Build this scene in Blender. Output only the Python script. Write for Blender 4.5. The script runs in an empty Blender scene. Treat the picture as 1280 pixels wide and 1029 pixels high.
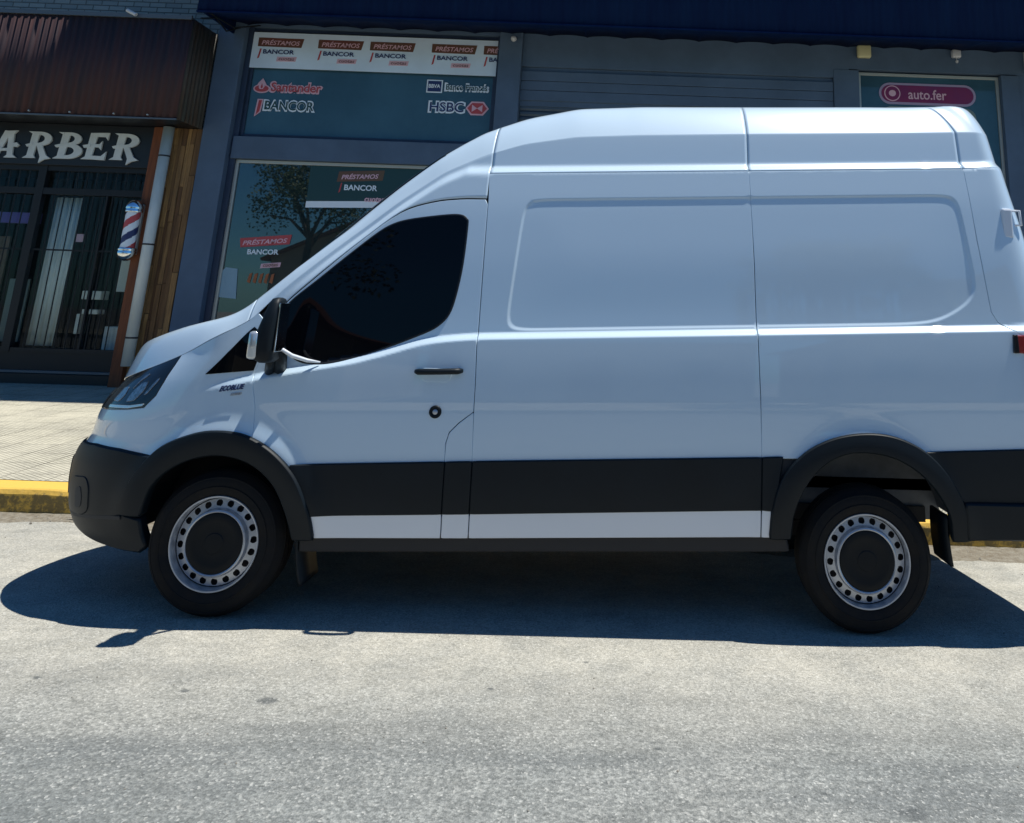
import bpy, bmesh, math, random
import numpy as np
from mathutils import Vector, Matrix
from mathutils.geometry import delaunay_2d_cdt
random.seed(7); rng=np.random.default_rng(7)
S=bpy.context.scene
# ------------------------------------------------------------------ camera
cam_d=bpy.data.cameras.new('camera'); cam=bpy.data.objects.new('camera',cam_d); S.collection.objects.link(cam); S.camera=cam
F=Vector((0.01633,0.97143,0.23678)); R=Vector((0.99922,-0.02437,0.03107)); U=R.cross(F)
cam.matrix_world=Matrix(((R.x,U.x,-F.x,2.01833),(R.y,U.y,-F.y,-4.37292),(R.z,U.z,-F.z,1.557),(0,0,0,1)))
cam_d.sensor_width=36; cam_d.lens=980.795/1280*36
cam_d.shift_x=-(805.166-640)/1280; cam_d.shift_y=-(514.5-146.098)/1280
cam_d.clip_start=.05; cam_d.clip_end=500
# ------------------------------------------------------------------ sky, sun, exposure
SUN_TO=Vector((.338,.035,1)).normalized()
W=bpy.data.worlds.new('World'); S.world=W; W.use_nodes=True
nt=W.node_tree; bg=nt.nodes['Background']; sky=nt.nodes.new('ShaderNodeTexSky'); sky.sky_type='NISHITA'; sky.sun_disc=False
sky.sun_elevation=math.asin(SUN_TO.z); sky.sun_rotation=math.atan2(SUN_TO.x,SUN_TO.y); sky.air_density=1.0; sky.dust_density=.1; sky.ozone_density=2.0
tint=nt.nodes.new('ShaderNodeMix'); tint.data_type='RGBA'; tint.blend_type='MULTIPLY'; tint.inputs[0].default_value=1; tint.inputs[7].default_value=(.40,.87,1.27,1)
nt.links.new(sky.outputs[0],tint.inputs[6]); nt.links.new(tint.outputs[2],bg.inputs[0]); bg.inputs[1].default_value=.058
sd=bpy.data.lights.new('sun','SUN'); sd.energy=4.4; sd.angle=math.radians(.5); sd.color=(1,.965,.885)
so=bpy.data.objects.new('sun',sd); S.collection.objects.link(so); so.rotation_euler=SUN_TO.to_track_quat('Z','Y').to_euler()
S.view_settings.view_transform='Standard'; S.view_settings.look='None'; S.view_settings.exposure=.42; S.view_settings.gamma=1
S.view_settings.use_curve_mapping=False
# ------------------------------------------------------------------ materials
def mat(name,col,rough=.6,metal=0,spec=.5,coat=0,ior=None,nz=None,bump=None,emit=None):
    """nz=(scale,amount[,col2,(sx,sy,sz)]) mottles the colour, bump=(scale,strength[,dist,(sx,sy,sz)])"""
    m=bpy.data.materials.new(name); m.use_nodes=True; t=m.node_tree; p=t.nodes['Principled BSDF']
    p.inputs['Base Color'].default_value=(*col,1); p.inputs['Roughness'].default_value=rough; p.inputs['Metallic'].default_value=metal
    p.inputs['Specular IOR Level'].default_value=spec; p.inputs['Coat Weight'].default_value=coat; p.inputs['Coat Roughness'].default_value=.02
    if ior: p.inputs['IOR'].default_value=ior
    def coords(s):
        tc=t.nodes.new('ShaderNodeTexCoord'); mp=t.nodes.new('ShaderNodeMapping'); mp.inputs['Scale'].default_value=s
        t.links.new(tc.outputs['Object'],mp.inputs[0]); return mp.outputs[0]
    if nz:
        n=t.nodes.new('ShaderNodeTexNoise'); n.inputs['Scale'].default_value=nz[0]; n.inputs['Detail'].default_value=6; n.inputs['Roughness'].default_value=.65
        t.links.new(coords(nz[3] if len(nz)>3 else (1,1,1)),n.inputs[0])
        r=t.nodes.new('ShaderNodeMapRange'); r.inputs[1].default_value=.3; r.inputs[2].default_value=.7; t.links.new(n.outputs[0],r.inputs[0])
        mx=t.nodes.new('ShaderNodeMix'); mx.data_type='RGBA'; c2=nz[2] if len(nz)>2 and nz[2] else tuple(max(0,c*(1-nz[1])) for c in col)
        mx.inputs[6].default_value=(*col,1); mx.inputs[7].default_value=(*c2,1); t.links.new(r.outputs[0],mx.inputs[0]); t.links.new(mx.outputs[2],p.inputs['Base Color'])
    if bump:
        n=t.nodes.new('ShaderNodeTexNoise'); n.inputs['Scale'].default_value=bump[0]; n.inputs['Detail'].default_value=5
        t.links.new(coords(bump[3] if len(bump)>3 else (1,1,1)),n.inputs[0])
        b=t.nodes.new('ShaderNodeBump'); b.inputs['Strength'].default_value=bump[1]; b.inputs['Distance'].default_value=bump[2] if len(bump)>2 else .01
        t.links.new(n.outputs[0],b.inputs['Height']); t.links.new(b.outputs[0],p.inputs['Normal'])
    return m
class G:   # tiny node-graph helper
    def __init__(s,m): s.t=m.node_tree; s.p=s.t.nodes['Principled BSDF']
    def n(s,typ,**kw):
        x=s.t.nodes.new(typ)
        for k,v in kw.items():
            if k.startswith('i'): 
                i=x.inputs[int(k[1:])]
                if hasattr(v,'node'): s.t.links.new(v,i)
                else: i.default_value=v
            else: setattr(x,k,v)
        return x
    def mix(s,f,a,b,bt='MIX'):
        x=s.t.nodes.new('ShaderNodeMix'); x.data_type='RGBA'; x.blend_type=bt
        for i,v in ((0,f),(6,a),(7,b)):
            if hasattr(v,'node'): s.t.links.new(v,x.inputs[i])
            else: x.inputs[i].default_value=v if i==0 else (*v,1)
        return x.outputs[2]
    def noise(s,vec,sc,det=4,ro=.55): 
        x=s.n('ShaderNodeTexNoise'); s.t.links.new(vec,x.inputs[0]); x.inputs['Scale'].default_value=sc; x.inputs['Detail'].default_value=det; x.inputs['Roughness'].default_value=ro; return x.outputs[0]
    def rng(s,v,a,b,c=0,d=1): 
        x=s.n('ShaderNodeMapRange',i0=v,i1=a,i2=b,i3=c,i4=d); return x.outputs[0]
    def pos(s,sc=(1,1,1),loc=(0,0,0),rot=(0,0,0)):
        tc=s.n('ShaderNodeTexCoord'); mp=s.n('ShaderNodeMapping'); mp.inputs['Scale'].default_value=sc; mp.inputs['Location'].default_value=loc; mp.inputs['Rotation'].default_value=rot
        s.t.links.new(tc.outputs['Object'],mp.inputs[0]); return mp.outputs[0]
    def out(s,sock,v): s.t.links.new(v,s.p.inputs[sock])
M={}
M['paint']=mat('white_paint',(.56,.70,.815),.38,0,.5,1.0)
M['paint'].node_tree.nodes['Principled BSDF'].inputs['Coat IOR'].default_value=1.6
M['shell']=mat('dark_seam',(.02,.022,.026),.7)
M['trim']=mat('black_plastic',(.004,.009,.014),.5,0,.25,nz=(3,.25),bump=(180,.12,.002))
M['rubber']=mat('rubber',(.006,.008,.011),.8,0,.2,nz=(9,.4,(.016,.014,.012)),bump=(60,.2,.003))
M['carglass']=mat('tinted_glass',(.002,.003,.005),.02,0,.16,0)
M['seal']=mat('window_seal',(.008,.009,.011),.4)
M['strip']=mat('sill_paint',(.70,.74,.80),.4,0,.5,.6)
M['steel']=mat('wheel_steel',(.50,.53,.58),.36,.55,.5,nz=(12,.25))
M['steel_dark']=mat('wheel_inside',(.03,.03,.035),.6,.3)
M['chrome']=mat('chrome',(.8,.82,.85),.12,1)
M['lensclear']=mat('clear_lens',(.55,.58,.6),.12,.5,.8,1)
M['lamp_house']=mat('lamp_housing',(.008,.010,.014),.12,0,.35,.25)
M['reflector']=mat('lamp_reflector',(.28,.30,.33),.25,.8,.5,1,nz=(60,.8))
M['cap_black']=mat('hub_black',(.006,.008,.010),.55,0,.2)
M['red']=mat('red_lens',(.25,.008,.01),.12,0,.6,1)
M['underbody']=mat('underbody',(.02,.02,.022),.8)
M['liner']=mat('wheel_liner',(.26,.27,.28),.8,nz=(6,.4))
# asphalt
m=M['asphalt']=mat('asphalt',(.3,.3,.29),.86,0,.25); g=G(m); P=g.pos()
big=g.noise(P,.55,5,.6); big2=g.noise(g.pos((.45,2.4,1),(3,1,0)),1.1,5,.65); fine=g.noise(P,85,3,.7); mid=g.noise(P,14,5,.7)
vor=g.n('ShaderNodeTexVoronoi'); vor.inputs['Scale'].default_value=125; g.t.links.new(P,vor.inputs[0])
c=g.mix(g.rng(big,.35,.65),(.36,.38,.365),(.455,.458,.425))
c=g.mix(g.rng(big2,.46,.60,0,.75),c,(.20,.215,.215))
c=g.mix(g.rng(mid,.40,.68,0,.6),c,(.19,.20,.195))
c=g.mix(g.rng(g.noise(P,62,3,.6),.36,.62,0,.75),c,(.165,.175,.17))
c=g.mix(g.rng(g.noise(g.pos((1,1,1),(5,2,0)),40,4,.7),.56,.72,0,.5),c,(.50,.50,.46))
spk=g.n('ShaderNodeSeparateColor',i0=vor.outputs['Color'])
w2=g.n('ShaderNodeTexVoronoi'); w2.inputs['Scale'].default_value=5.5; g.t.links.new(g.pos((1,1.6,1),(.3,.7,0)),w2.inputs[0])
c=g.mix(g.rng(w2.outputs['Distance'],.035,.06,.55,0),c,(.09,.095,.1))
ys=g.n('ShaderNodeSeparateXYZ',i0=P).outputs[1]
dustn=g.noise(P,3.0,6,.7)
dm=g.n('ShaderNodeMath',operation='MULTIPLY',i0=g.rng(ys,-1.15,-.35,0,1),i1=g.rng(dustn,.25,.62,.35,1))
c=g.mix(g.n('ShaderNodeMath',operation='MULTIPLY',i0=dm.outputs[0],i1=.68).outputs[0],c,(.68,.645,.55))
xs_=g.n('ShaderNodeSeparateXYZ',i0=g.mix(.5,P,g.n('ShaderNodeTexNoise',i2=.8).outputs[1])).outputs
st_=g.n('ShaderNodeMath',operation='MULTIPLY',i0=g.rng(xs_[0],1.0,.3),i1=g.rng(xs_[1],-.22,-.42)).outputs[0]
c=g.mix(g.n('ShaderNodeMath',operation='MULTIPLY',i0=st_,i1=.38).outputs[0],c,(.16,.18,.18))
for (sx,sy,sr) in ((.66,-.765,.042),(3.01,-1.40,.055),(2.75,-1.30,.018),(.30,-.70,.02),(1.52,-.62,.016),(2.2,-1.05,.014),(-.35,-.62,.02),(1.9,-.35,.012)):
    mpn=g.n('ShaderNodeVectorMath',operation='DISTANCE',i0=g.n('ShaderNodeVectorMath',operation='ADD',i0=g.pos((1,1.5,0)),i1=g.n('ShaderNodeVectorMath',operation='SCALE',i0=g.n('ShaderNodeTexNoise',i0=P,i2=22.).outputs[1],i3=.03).outputs[0]).outputs[0],i1=(sx+.015,sy*1.5+.015,.015))
    c=g.mix(g.rng(mpn.outputs['Value'],sr*1.25,sr*.6,0,.75),c,(.13,.14,.14))
c=g.mix(g.rng(spk.outputs[0],.1,1,0,.58),c,(.42,.43,.43),'MULTIPLY')
c=g.mix(g.rng(g.noise(P,150,2,.6),.38,.62,0,.42),c,(.50,.50,.50),'MULTIPLY')
c=g.mix(g.rng(spk.outputs[1],.88,1.0,0,.34),c,(.74,.73,.68))
c=g.mix(g.rng(g.noise(g.pos((1,1.7,1),(7,3,0)),2.6,6,.75),.50,.70,0,.30),c,(.45,.46,.45),'MULTIPLY')
g.out('Base Color',c)
h=g.n('ShaderNodeMath',operation='ADD',i0=g.n('ShaderNodeMath',operation='MULTIPLY',i0=fine,i1=.5).outputs[0],i1=vor.outputs['Distance'])
b=g.n('ShaderNodeBump'); b.inputs['Strength'].default_value=.55; b.inputs['Distance'].default_value=.006; g.t.links.new(h.outputs[0],b.inputs['Height']); g.out('Normal',b.outputs[0])
# paving tiles
m=M['tiles']=mat('paving_tiles',(.4,.38,.3),.85,0,.2); g=G(m); P=g.pos()
br=g.n('ShaderNodeTexBrick',offset=0.0); br.inputs['Scale'].default_value=1; br.inputs['Brick Width'].default_value=.4; br.inputs['Row Height'].default_value=.4; br.inputs['Mortar Size'].default_value=.006
br.inputs[1].default_value=(.56,.53,.42,1); br.inputs[2].default_value=(.48,.455,.37,1); br.inputs[3].default_value=(.12,.11,.09,1)
g.t.links.new(g.pos((1,1,1),(0,.08,0),(0,0,-.036)),br.inputs[0])
b2=g.n('ShaderNodeTexBrick'); b2.inputs['Scale'].default_value=1; b2.inputs['Brick Width'].default_value=.06; b2.inputs['Row Height'].default_value=.038; b2.inputs['Mortar Size'].default_value=.006
b2.inputs[1].default_value=(1,1,1,1); b2.inputs[2].default_value=(.82,.82,.82,1); b2.inputs[3].default_value=(.42,.42,.42,1); g.t.links.new(g.pos((1,1,1),(0,0,0),(0,0,.6)),b2.inputs[0])
c=g.mix(1,br.outputs[0],b2.outputs[0],'MULTIPLY'); c=g.mix(g.rng(g.noise(P,1.2,5),.4,.7,0,.5),c,(.62,.58,.46)); c=g.mix(g.rng(g.noise(P,7,5),.55,.75,0,.5),c,(.22,.21,.18)); g.out('Base Color',c)
b=g.n('ShaderNodeBump'); b.inputs['Strength'].default_value=.6; b.inputs['Distance'].default_value=.008; g.t.links.new(b2.outputs[0],b.inputs['Height']); g.out('Normal',b.outputs[0])
# worn yellow kerb
m=M['kerb']=mat('kerb_yellow',(.6,.40,.08),.8,0,.2,bump=(25,.5,.01)); g=G(m); P=g.pos()
z=g.n('ShaderNodeSeparateXYZ',i0=P).outputs[2]
wear=g.n('ShaderNodeMath',operation='ADD',i0=g.noise(P,9,8,.75),i1=g.rng(z,.03,.075,.085,-.14))
c=g.mix(g.rng(wear.outputs[0],.52,.62),(.70,.44,.09),(.25,.18,.07)); c=g.mix(g.rng(g.noise(P,30,5,.7),.55,.8,0,.5),c,(.40,.33,.16)); g.out('Base Color',c)
M['dirt']=mat('gutter_dirt',(.27,.25,.205),.95,0,.1,nz=(22,.5,(.15,.125,.09)),bump=(40,.8,.02))
M['stone']=mat('pebble',(.34,.31,.26),.9,nz=(30,.5))
M['blue_wall']=mat('slate_blue_render',(.088,.138,.215),.78,0,.3,nz=(1.4,.25),bump=(35,.25,.004))
M['blue_dark']=mat('dark_blue_frame',(.03,.05,.095),.5,0,.4,nz=(2,.3))
M['shutter']=mat('shutter_slats',(.07,.105,.15),.5,.2,.4,nz=(2,.25))
M['navy']=mat('navy_sheet',(.002,.015,.062),.8,0,.1,nz=(1.5,.5,(.001,.008,.045),(3,1,.4)))
M['brown_sheet']=mat('brown_sheet',(.062,.026,.026),.75,.1,.35,nz=(2.2,.6,(.020,.018,.026),(5,1,.35)),bump=(6,.3,.01,(6,1,.5)))
M['teal_sheet']=mat('weathered_sheet',(.048,.060,.058),.6,.1,.35,nz=(3,.7,(.075,.045,.03),(1,5,.5)))
M['flash']=mat('roof_flashing',(.10,.12,.14),.5,.4)
M['alum']=mat('pale_aluminium',(.42,.44,.42),.4,.4)
M['glass_shop']=mat('shop_glass',(.010,.022,.026),.015,0,.75,0,ior=1.75)
M['glass_top']=mat('upper_glass',(.05,.12,.17),.05,0,.4,0,ior=1.5,nz=(.6,.4))
M['black_iron']=mat('black_iron',(.003,.005,.008),.5,0,.4)
M['sign_black']=mat('sign_black',(.002,.004,.008),.45)
M['letters']=mat('grey_letters',(.62,.67,.68),.5,nz=(4,.2))
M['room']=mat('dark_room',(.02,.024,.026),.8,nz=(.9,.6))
M['pale_panel']=mat('pale_reflection_and_counter',(.84,.88,.84),.8,nz=(3,.35,None,(8,1,.6)))  # brightness paints the reflected stripe at the door; the counter shares it
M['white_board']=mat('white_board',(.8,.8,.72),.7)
M['pvc']=mat('pvc_pipe',(.62,.68,.66),.45,nz=(5,.2,None,(1,1,.3)))
M['wood_post']=mat('orange_wood',(.22,.070,.025),.6,0,.3,nz=(7,.5,(.10,.035,.018),(5,5,.35)),bump=(30,.4,.004,(6,6,.3)))
m=M['siding']=mat('plank_wood',(.2,.12,.06),.75,0,.25,bump=(40,.5,.005,(5,5,.2))); g=G(m)
gr=g.noise(g.pos((9,9,.7)),3,6,.7); at=g.n('ShaderNodeAttribute',attribute_name='rnd').outputs['Fac']
c=g.mix(at,(.09,.045,.025),(.42,.25,.10)); c=g.mix(g.rng(gr,.42,.7,0,.75),c,(.045,.030,.022)); g.out('Base Color',c)
m=M['brick_white']=mat('grey_painted_brick',(.2,.22,.22),.85); g=G(m)
br=g.n('ShaderNodeTexBrick'); br.inputs['Scale'].default_value=1; br.inputs['Brick Width'].default_value=.26; br.inputs['Row Height'].default_value=.085; br.inputs['Mortar Size'].default_value=.008
br.inputs[1].default_value=(.24,.27,.27,1); br.inputs[2].default_value=(.17,.20,.21,1); br.inputs[3].default_value=(.08,.09,.09,1)
g.t.links.new(g.pos((1,1,1),(0,0,0),(math.pi/2,0,0)),br.inputs[0]); g.out('Base Color',br.outputs[0])
b=g.n('ShaderNodeBump'); b.inputs['Distance'].default_value=.01; g.t.links.new(br.outputs[1],b.inputs['Height']); b.invert=True; g.out('Normal',b.outputs[0])
M['st_white']=mat('sticker_white',(.70,.78,.86),.5); M['st_banner']=mat('banner_white',(.66,.80,.95),.55,nz=(1.2,.15))
M['st_red']=mat('sticker_red',(.42,.06,.07),.5); M['st_brown']=mat('sticker_brown',(.16,.045,.035),.5,nz=(.9,.5,(.10,.07,.04)))
M['st_green']=mat('sticker_green',(.012,.06,.065),.5); M['st_navy']=mat('sticker_navy',(.015,.03,.12),.5)
M['st_magenta']=mat('sticker_magenta',(.22,.015,.07),.5,nz=(.7,.6,(.10,.02,.12))); M['st_teal']=mat('poster_teal',(.006,.045,.052),.5)
M['st_pink']=mat('sticker_pink',(.66,.42,.50),.5); M['st_palegreen']=mat('sticker_pale_green',(.16,.21,.20),.5); M['st_blue']=mat('leaflet_blue',(.22,.36,.46),.5)
M['st_orange']=mat('sticker_orange',(.30,.09,.03),.5); M['purple']=mat('purple_lightbox',(.10,.07,.30),.5)
M['st_pink2']=mat('sign_border_lilac',(.34,.28,.42),.5)
def glassmix():
    m=bpy.data.materials.new('clear_shop_glass'); m.use_nodes=True; t=m.node_tree; t.nodes.remove(t.nodes['Principled BSDF']); o=t.nodes['Material Output']
    a=t.nodes.new('ShaderNodeBsdfTransparent'); a.inputs[0].default_value=(.92,.96,.96,1); b=t.nodes.new('ShaderNodeBsdfGlossy'); b.inputs['Roughness'].default_value=.02; f=t.nodes.new('ShaderNodeFresnel'); f.inputs[0].default_value=1.22
    x=t.nodes.new('ShaderNodeMixShader'); t.links.new(f.outputs[0],x.inputs[0]); t.links.new(a.outputs[0],x.inputs[1]); t.links.new(b.outputs[0],x.inputs[2]); t.links.new(x.outputs[0],o.inputs[0]); return m
M['glass_front']=glassmix()
M['cream']=mat('cream_lamp',(.55,.52,.30),.4); M['greyw']=mat('grey_white_plastic',(.5,.52,.55),.4)
M['bark']=mat('bark',(.09,.07,.05),.9,bump=(20,.6,.02)); M['leaf']=mat('leaf',(.09,.13,.035),.6,nz=(1.5,.5))
M['house1']=mat('cream_render',(.42,.38,.30),.85,nz=(.8,.2)); M['house2']=mat('white_render',(.50,.50,.47),.85,nz=(.8,.2)); M['tileroof']=mat('clay_roof',(.22,.09,.05),.8,nz=(3,.4)); M['door_wood']=mat('door_brown',(.1,.05,.03),.6)
# ------------------------------------------------------------------ object helpers
COL=S.collection
def link(name,me,m=None,parent=None,smooth=False):
    if m is not None:
        for mm in (m if isinstance(m,(list,tuple)) else [m]): me.materials.append(M[mm] if isinstance(mm,str) else mm)
    if smooth is True: me.shade_smooth()
    o=bpy.data.objects.new(name,me); COL.objects.link(o)
    if parent is not None: o.parent=parent; o.matrix_parent_inverse=Matrix.Translation(-parent.location) if False else Matrix.Identity(4)
    if parent is not None and parent.type=='EMPTY': o.location=-parent.location
    return o
def mesh(name,v,f,m=None,parent=None,smooth=False):
    me=bpy.data.meshes.new(name); me.from_pydata([tuple(map(float,p)) for p in v],[],[tuple(map(int,q)) for q in f]); me.update()
    return link(name,me,m,parent,smooth)
def tag(o,label=None,cat=None,group=None,kind=None):
    if label: o['label']=label
    if cat: o['category']=cat
    if group: o['group']=group
    if kind: o['kind']=kind
    return o
def thing(name,label,cat,loc=(0,0,0),group=None):
    o=bpy.data.objects.new(name,None); COL.objects.link(o); o.location=loc; o.empty_display_size=.2
    return tag(o,label,cat,group)
class MB:
    def __init__(s): s.v=[]; s.f=[]; s.at=[]
    def add(s,v,f,a=0.): 
        k=len(s.v); s.v+=[tuple(map(float,p)) for p in v]; s.f+=[tuple(k+i for i in q) for q in f]; s.at+=[a]*len(f); return s
    def box(s,x0,x1,y0,y1,z0,z1,a=0.,bev=0.):
        if bev<=0:
            v=[(x,y,z) for x in (x0,x1) for y in (y0,y1) for z in (z0,z1)]
            return s.add(v,[(0,1,3,2),(4,6,7,5),(0,4,5,1),(2,3,7,6),(0,2,6,4),(1,5,7,3)],a)
        bm=bmesh.new(); bmesh.ops.create_cube(bm,size=1)
        for w in bm.verts: w.co=Vector(((x0+x1)/2+w.co.x*(x1-x0),(y0+y1)/2+w.co.y*(y1-y0),(z0+z1)/2+w.co.z*(z1-z0)))
        bmesh.ops.bevel(bm,geom=bm.edges[:],offset=min(bev,.45*min(x1-x0,y1-y0,z1-z0)),segments=2,affect='EDGES',profile=.5)
        bm.verts.index_update(); s.add([w.co for w in bm.verts],[[w.index for w in q.verts] for q in bm.faces],a); bm.free(); return s
    def prism(s,pts,y0,y1,a=0.):   # outline in (x,z), CCW or CW, extruded y0(front)..y1
        n=len(pts); A=sum(pts[i][0]*pts[(i+1)%n][1]-pts[(i+1)%n][0]*pts[i][1] for i in range(n))
        if A<0: pts=pts[::-1]
        v=[(x,y0,z) for x,z in pts]+[(x,y1,z) for x,z in pts]
        return s.add(v,[tuple(range(n)),tuple(range(2*n-1,n-1,-1))]+[(i,i+n,(i+1)%n+n,(i+1)%n) for i in range(n)],a)
    def tube(s,pts,r,n=10,a=0.,cap=True):
        pts=[Vector(p) for p in pts]; rs=r if isinstance(r,(list,tuple)) else [r]*len(pts); k=len(s.v); prev=None
        V=[];Fc=[]
        for i,p in enumerate(pts):
            d=(pts[min(i+1,len(pts)-1)]-pts[max(i-1,0)]).normalized()
            if prev is None: u=d.orthogonal().normalized()
            else: u=(prev-d*prev.dot(d)).normalized()
            prev=u; w=d.cross(u)
            V+=[p+(u*math.cos(2*math.pi*j/n)+w*math.sin(2*math.pi*j/n))*rs[i] for j in range(n)]
        for i in range(len(pts)-1):
            for j in range(n): Fc.append((i*n+j,i*n+(j+1)%n,(i+1)*n+(j+1)%n,(i+1)*n+j))
        if cap: Fc+= [tuple(range(n-1,-1,-1)),tuple((len(pts)-1)*n+j for j in range(n))]
        return s.add(V,Fc,a)
    def lathe(s,prof,c,axis='Y',n=48,a=0.):   # prof: (r,t) along the axis
        V=[];Fc=[]; N=len(prof)
        for j in range(n):
            t=2*math.pi*j/n; C,Sn=math.cos(t),math.sin(t)
            for r,h in prof:
                V.append((c[0]+r*C,c[1]+h,c[2]+r*Sn) if axis=='Y' else (c[0]+r*C,c[1]+r*Sn,c[2]+h))
        for j in range(n):
            for i in range(N-1):
                q=(j*N+i,j*N+i+1,((j+1)%n)*N+i+1,((j+1)%n)*N+i); Fc.append(q if axis=='Z' else q[::-1])
        return s.add(V,Fc,a)
    def build(s,name,m,parent=None,smooth=False,attr=False):
        o=mesh(name,s.v,s.f,m,parent,smooth)
        if attr:
            at=o.data.attributes.new('rnd','FLOAT','FACE'); at.data.foreach_set('value',s.at)
        return o
def text_mesh(txt,size,shear=0.,spacing=1.,offset=0.,ext=.002):
    cu=bpy.data.curves.new('t','FONT'); cu.body=txt; cu.size=size; cu.shear=shear; cu.space_character=spacing; cu.offset=offset; cu.extrude=ext; cu.resolution_u=3
    o=bpy.data.objects.new('t',cu); COL.objects.link(o); dg=bpy.context.evaluated_depsgraph_get(); dg.update()
    me=bpy.data.meshes.new_from_object(o.evaluated_get(dg)); bpy.data.objects.remove(o); bpy.data.curves.remove(cu); return me
def text(name,txt,x0,x1,z0,z1,y,m,parent,shear=0.,offset=0.,rot=0.):
    """lettering fitted to the box x0..x1, z0..z1 on a wall facing -Y, front face at y"""
    me=text_mesh(txt,1.0,shear,1.0,offset); n=len(me.vertices); co=np.empty(n*3); me.vertices.foreach_get('co',co); co=co.reshape(-1,3)
    lo,hi=co.min(0),co.max(0); q=np.empty_like(co)
    q[:,0]=x0+(co[:,0]-lo[0])/(hi[0]-lo[0])*(x1-x0); q[:,2]=z0+(co[:,1]-lo[1])/(hi[1]-lo[1])*(z1-z0); q[:,1]=y-(co[:,2]-lo[2])/(hi[2]-lo[2])*.004+.004
    if rot: q[:,2]+=(q[:,0]-x0)*rot
    me.vertices.foreach_set('co',q.ravel()); me.update(); me.name=name
    me.materials.clear(); return link(name,me,m,parent)
# ------------------------------------------------------------------ van surface
K=.045; CY=.96
def sm(x): x=np.clip(x,0,1); return x*x*(3-2*x)
def _smooth_table(xs,ys,sig,lo,hi,n=2000):
    g=np.linspace(lo,hi,n); v=np.interp(g,xs,ys); h=max(1,int(sig/(g[1]-g[0])))
    k=np.exp(-.5*(np.arange(-3*h,3*h+1)/h)**2); k/=k.sum()
    pad=np.concatenate([v[0]+(v[1]-v[0])*np.arange(-3*h,0),v,v[-1]+(v[-1]-v[-2])*np.arange(1,3*h+1)])
    return g,np.convolve(pad,k,'valid')
_pg,_pv=_smooth_table([.2,.3,.45,.6,.8,1.0,1.2,1.35,1.5,1.8,2.1,2.3,2.54,2.75],[.05,.02,0,-.025,-.04,-.045,-.04,-.03,-.015,.01,.045,.08,.12,.17],.07,.1,2.9)
# plan curve: a -> (x, N) ; a runs along the side, round the nose (a<.35) and round the tail (a>4.05)
_t=np.linspace(0,1,1500)
_xf=.35-1.47*np.sin(_t*np.pi/2); _Nf=1-np.clip(1-((.35-_xf)/1.47)**4,0,1)**(1/2.2)
_sf=np.concatenate([[0],np.cumsum(np.hypot(np.diff(_xf),np.diff(_Nf)))])
_xr=4.05+.38*np.sin(_t*np.pi/2); _Nr=1-np.clip(1-((_xr-4.05)/.38)**6,0,1)**.25
_sr=np.concatenate([[0],np.cumsum(np.hypot(np.diff(_xr),np.diff(_Nr)))])
A0=.35-_sf[-1]; A1=4.05+_sr[-1]
def plan(a):
    a=np.asarray(a,float)
    x=a.copy(); N=np.zeros_like(a)
    f=a<.35; x[f]=np.interp(.35-a[f],_sf,_xf); N[f]=np.interp(.35-a[f],_sf,_Nf)
    r=a>4.05; x[r]=np.interp(a[r]-4.05,_sr,_xr); N[r]=np.interp(a[r]-4.05,_sr,_Nr)
    return x,N
_fg,_fs=_smooth_table([.2,.41,.46,.55,.67,.78,.87,.9,1.0,1.08,1.2,1.35],[.22,.11,.06,.025,.015,.02,.05,.075,.09,.12,.2,.35],.02,.1,1.5)
_rg,_rs=_smooth_table([.3,1.5,1.77,1.9,2.13,2.6,2.8],[0,0,-.04,-.05,-.10,-.17,-.2],.08,.2,2.9)
def vof(x,z): return z-K*(x-1.6)
_vr=_smooth_table([-.2,.17,.42,.59,.75,.95,1.1,1.25,5],[1.16,1.225,1.262,1.284,1.322,1.378,1.394,1.40,1.40],.05,-1,5)
def ridge(a): return np.interp(a,*_vr)
E=_smooth_table([-1.2,-1.1,-.9,-.7,-.6,-.37,-.12,0,.4,.712,.95,1.17,1.4,1.7,2.07,2.7,3.5,4.05,4.6],
  [1.0,1.04,1.12,1.20,1.238,1.315,1.39,1.44,1.825,2.105,2.29,2.40,2.48,2.535,2.56,2.59,2.625,2.65,2.65],.03,-1.3,4.8)
T=_smooth_table([-1.2,-1.05,-.9,-.75,-.6,-.37,-.12,-.03,.04,.4,.712,.95,1.171,1.403,1.686,2.07,2.7,3.5,3.95,4.1,4.25,4.4],
  [1.03,1.09,1.18,1.25,1.30,1.375,1.435,1.485,1.55,1.895,2.18,2.385,2.545,2.66,2.735,2.768,2.79,2.82,2.832,2.83,2.815,2.77],.035,-1.3,4.8)
def ez(a): return np.interp(plan(np.atleast_1d(a))[0],*E)
RP=[(-1,0,-1.415),(0,1,-1.0),(0,0,0)]
def recess(a,v):
    # signed distance (negative inside) to the big sunken side panel, smooth corners
    d=np.stack([1.372+.055*(v-1.4)/.75*1.0-a, v-2.15, 1.420-v, a-(3.972-.10*(v-1.6)), (a-3.755)*.55-(v-1.420)*.83])
    k=.035; m=d.max(0); return m+k*np.log(np.exp((d-m)/k).sum(0))
ARCH=[(0,.36,.47),(3.3,.40,.47)]
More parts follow.
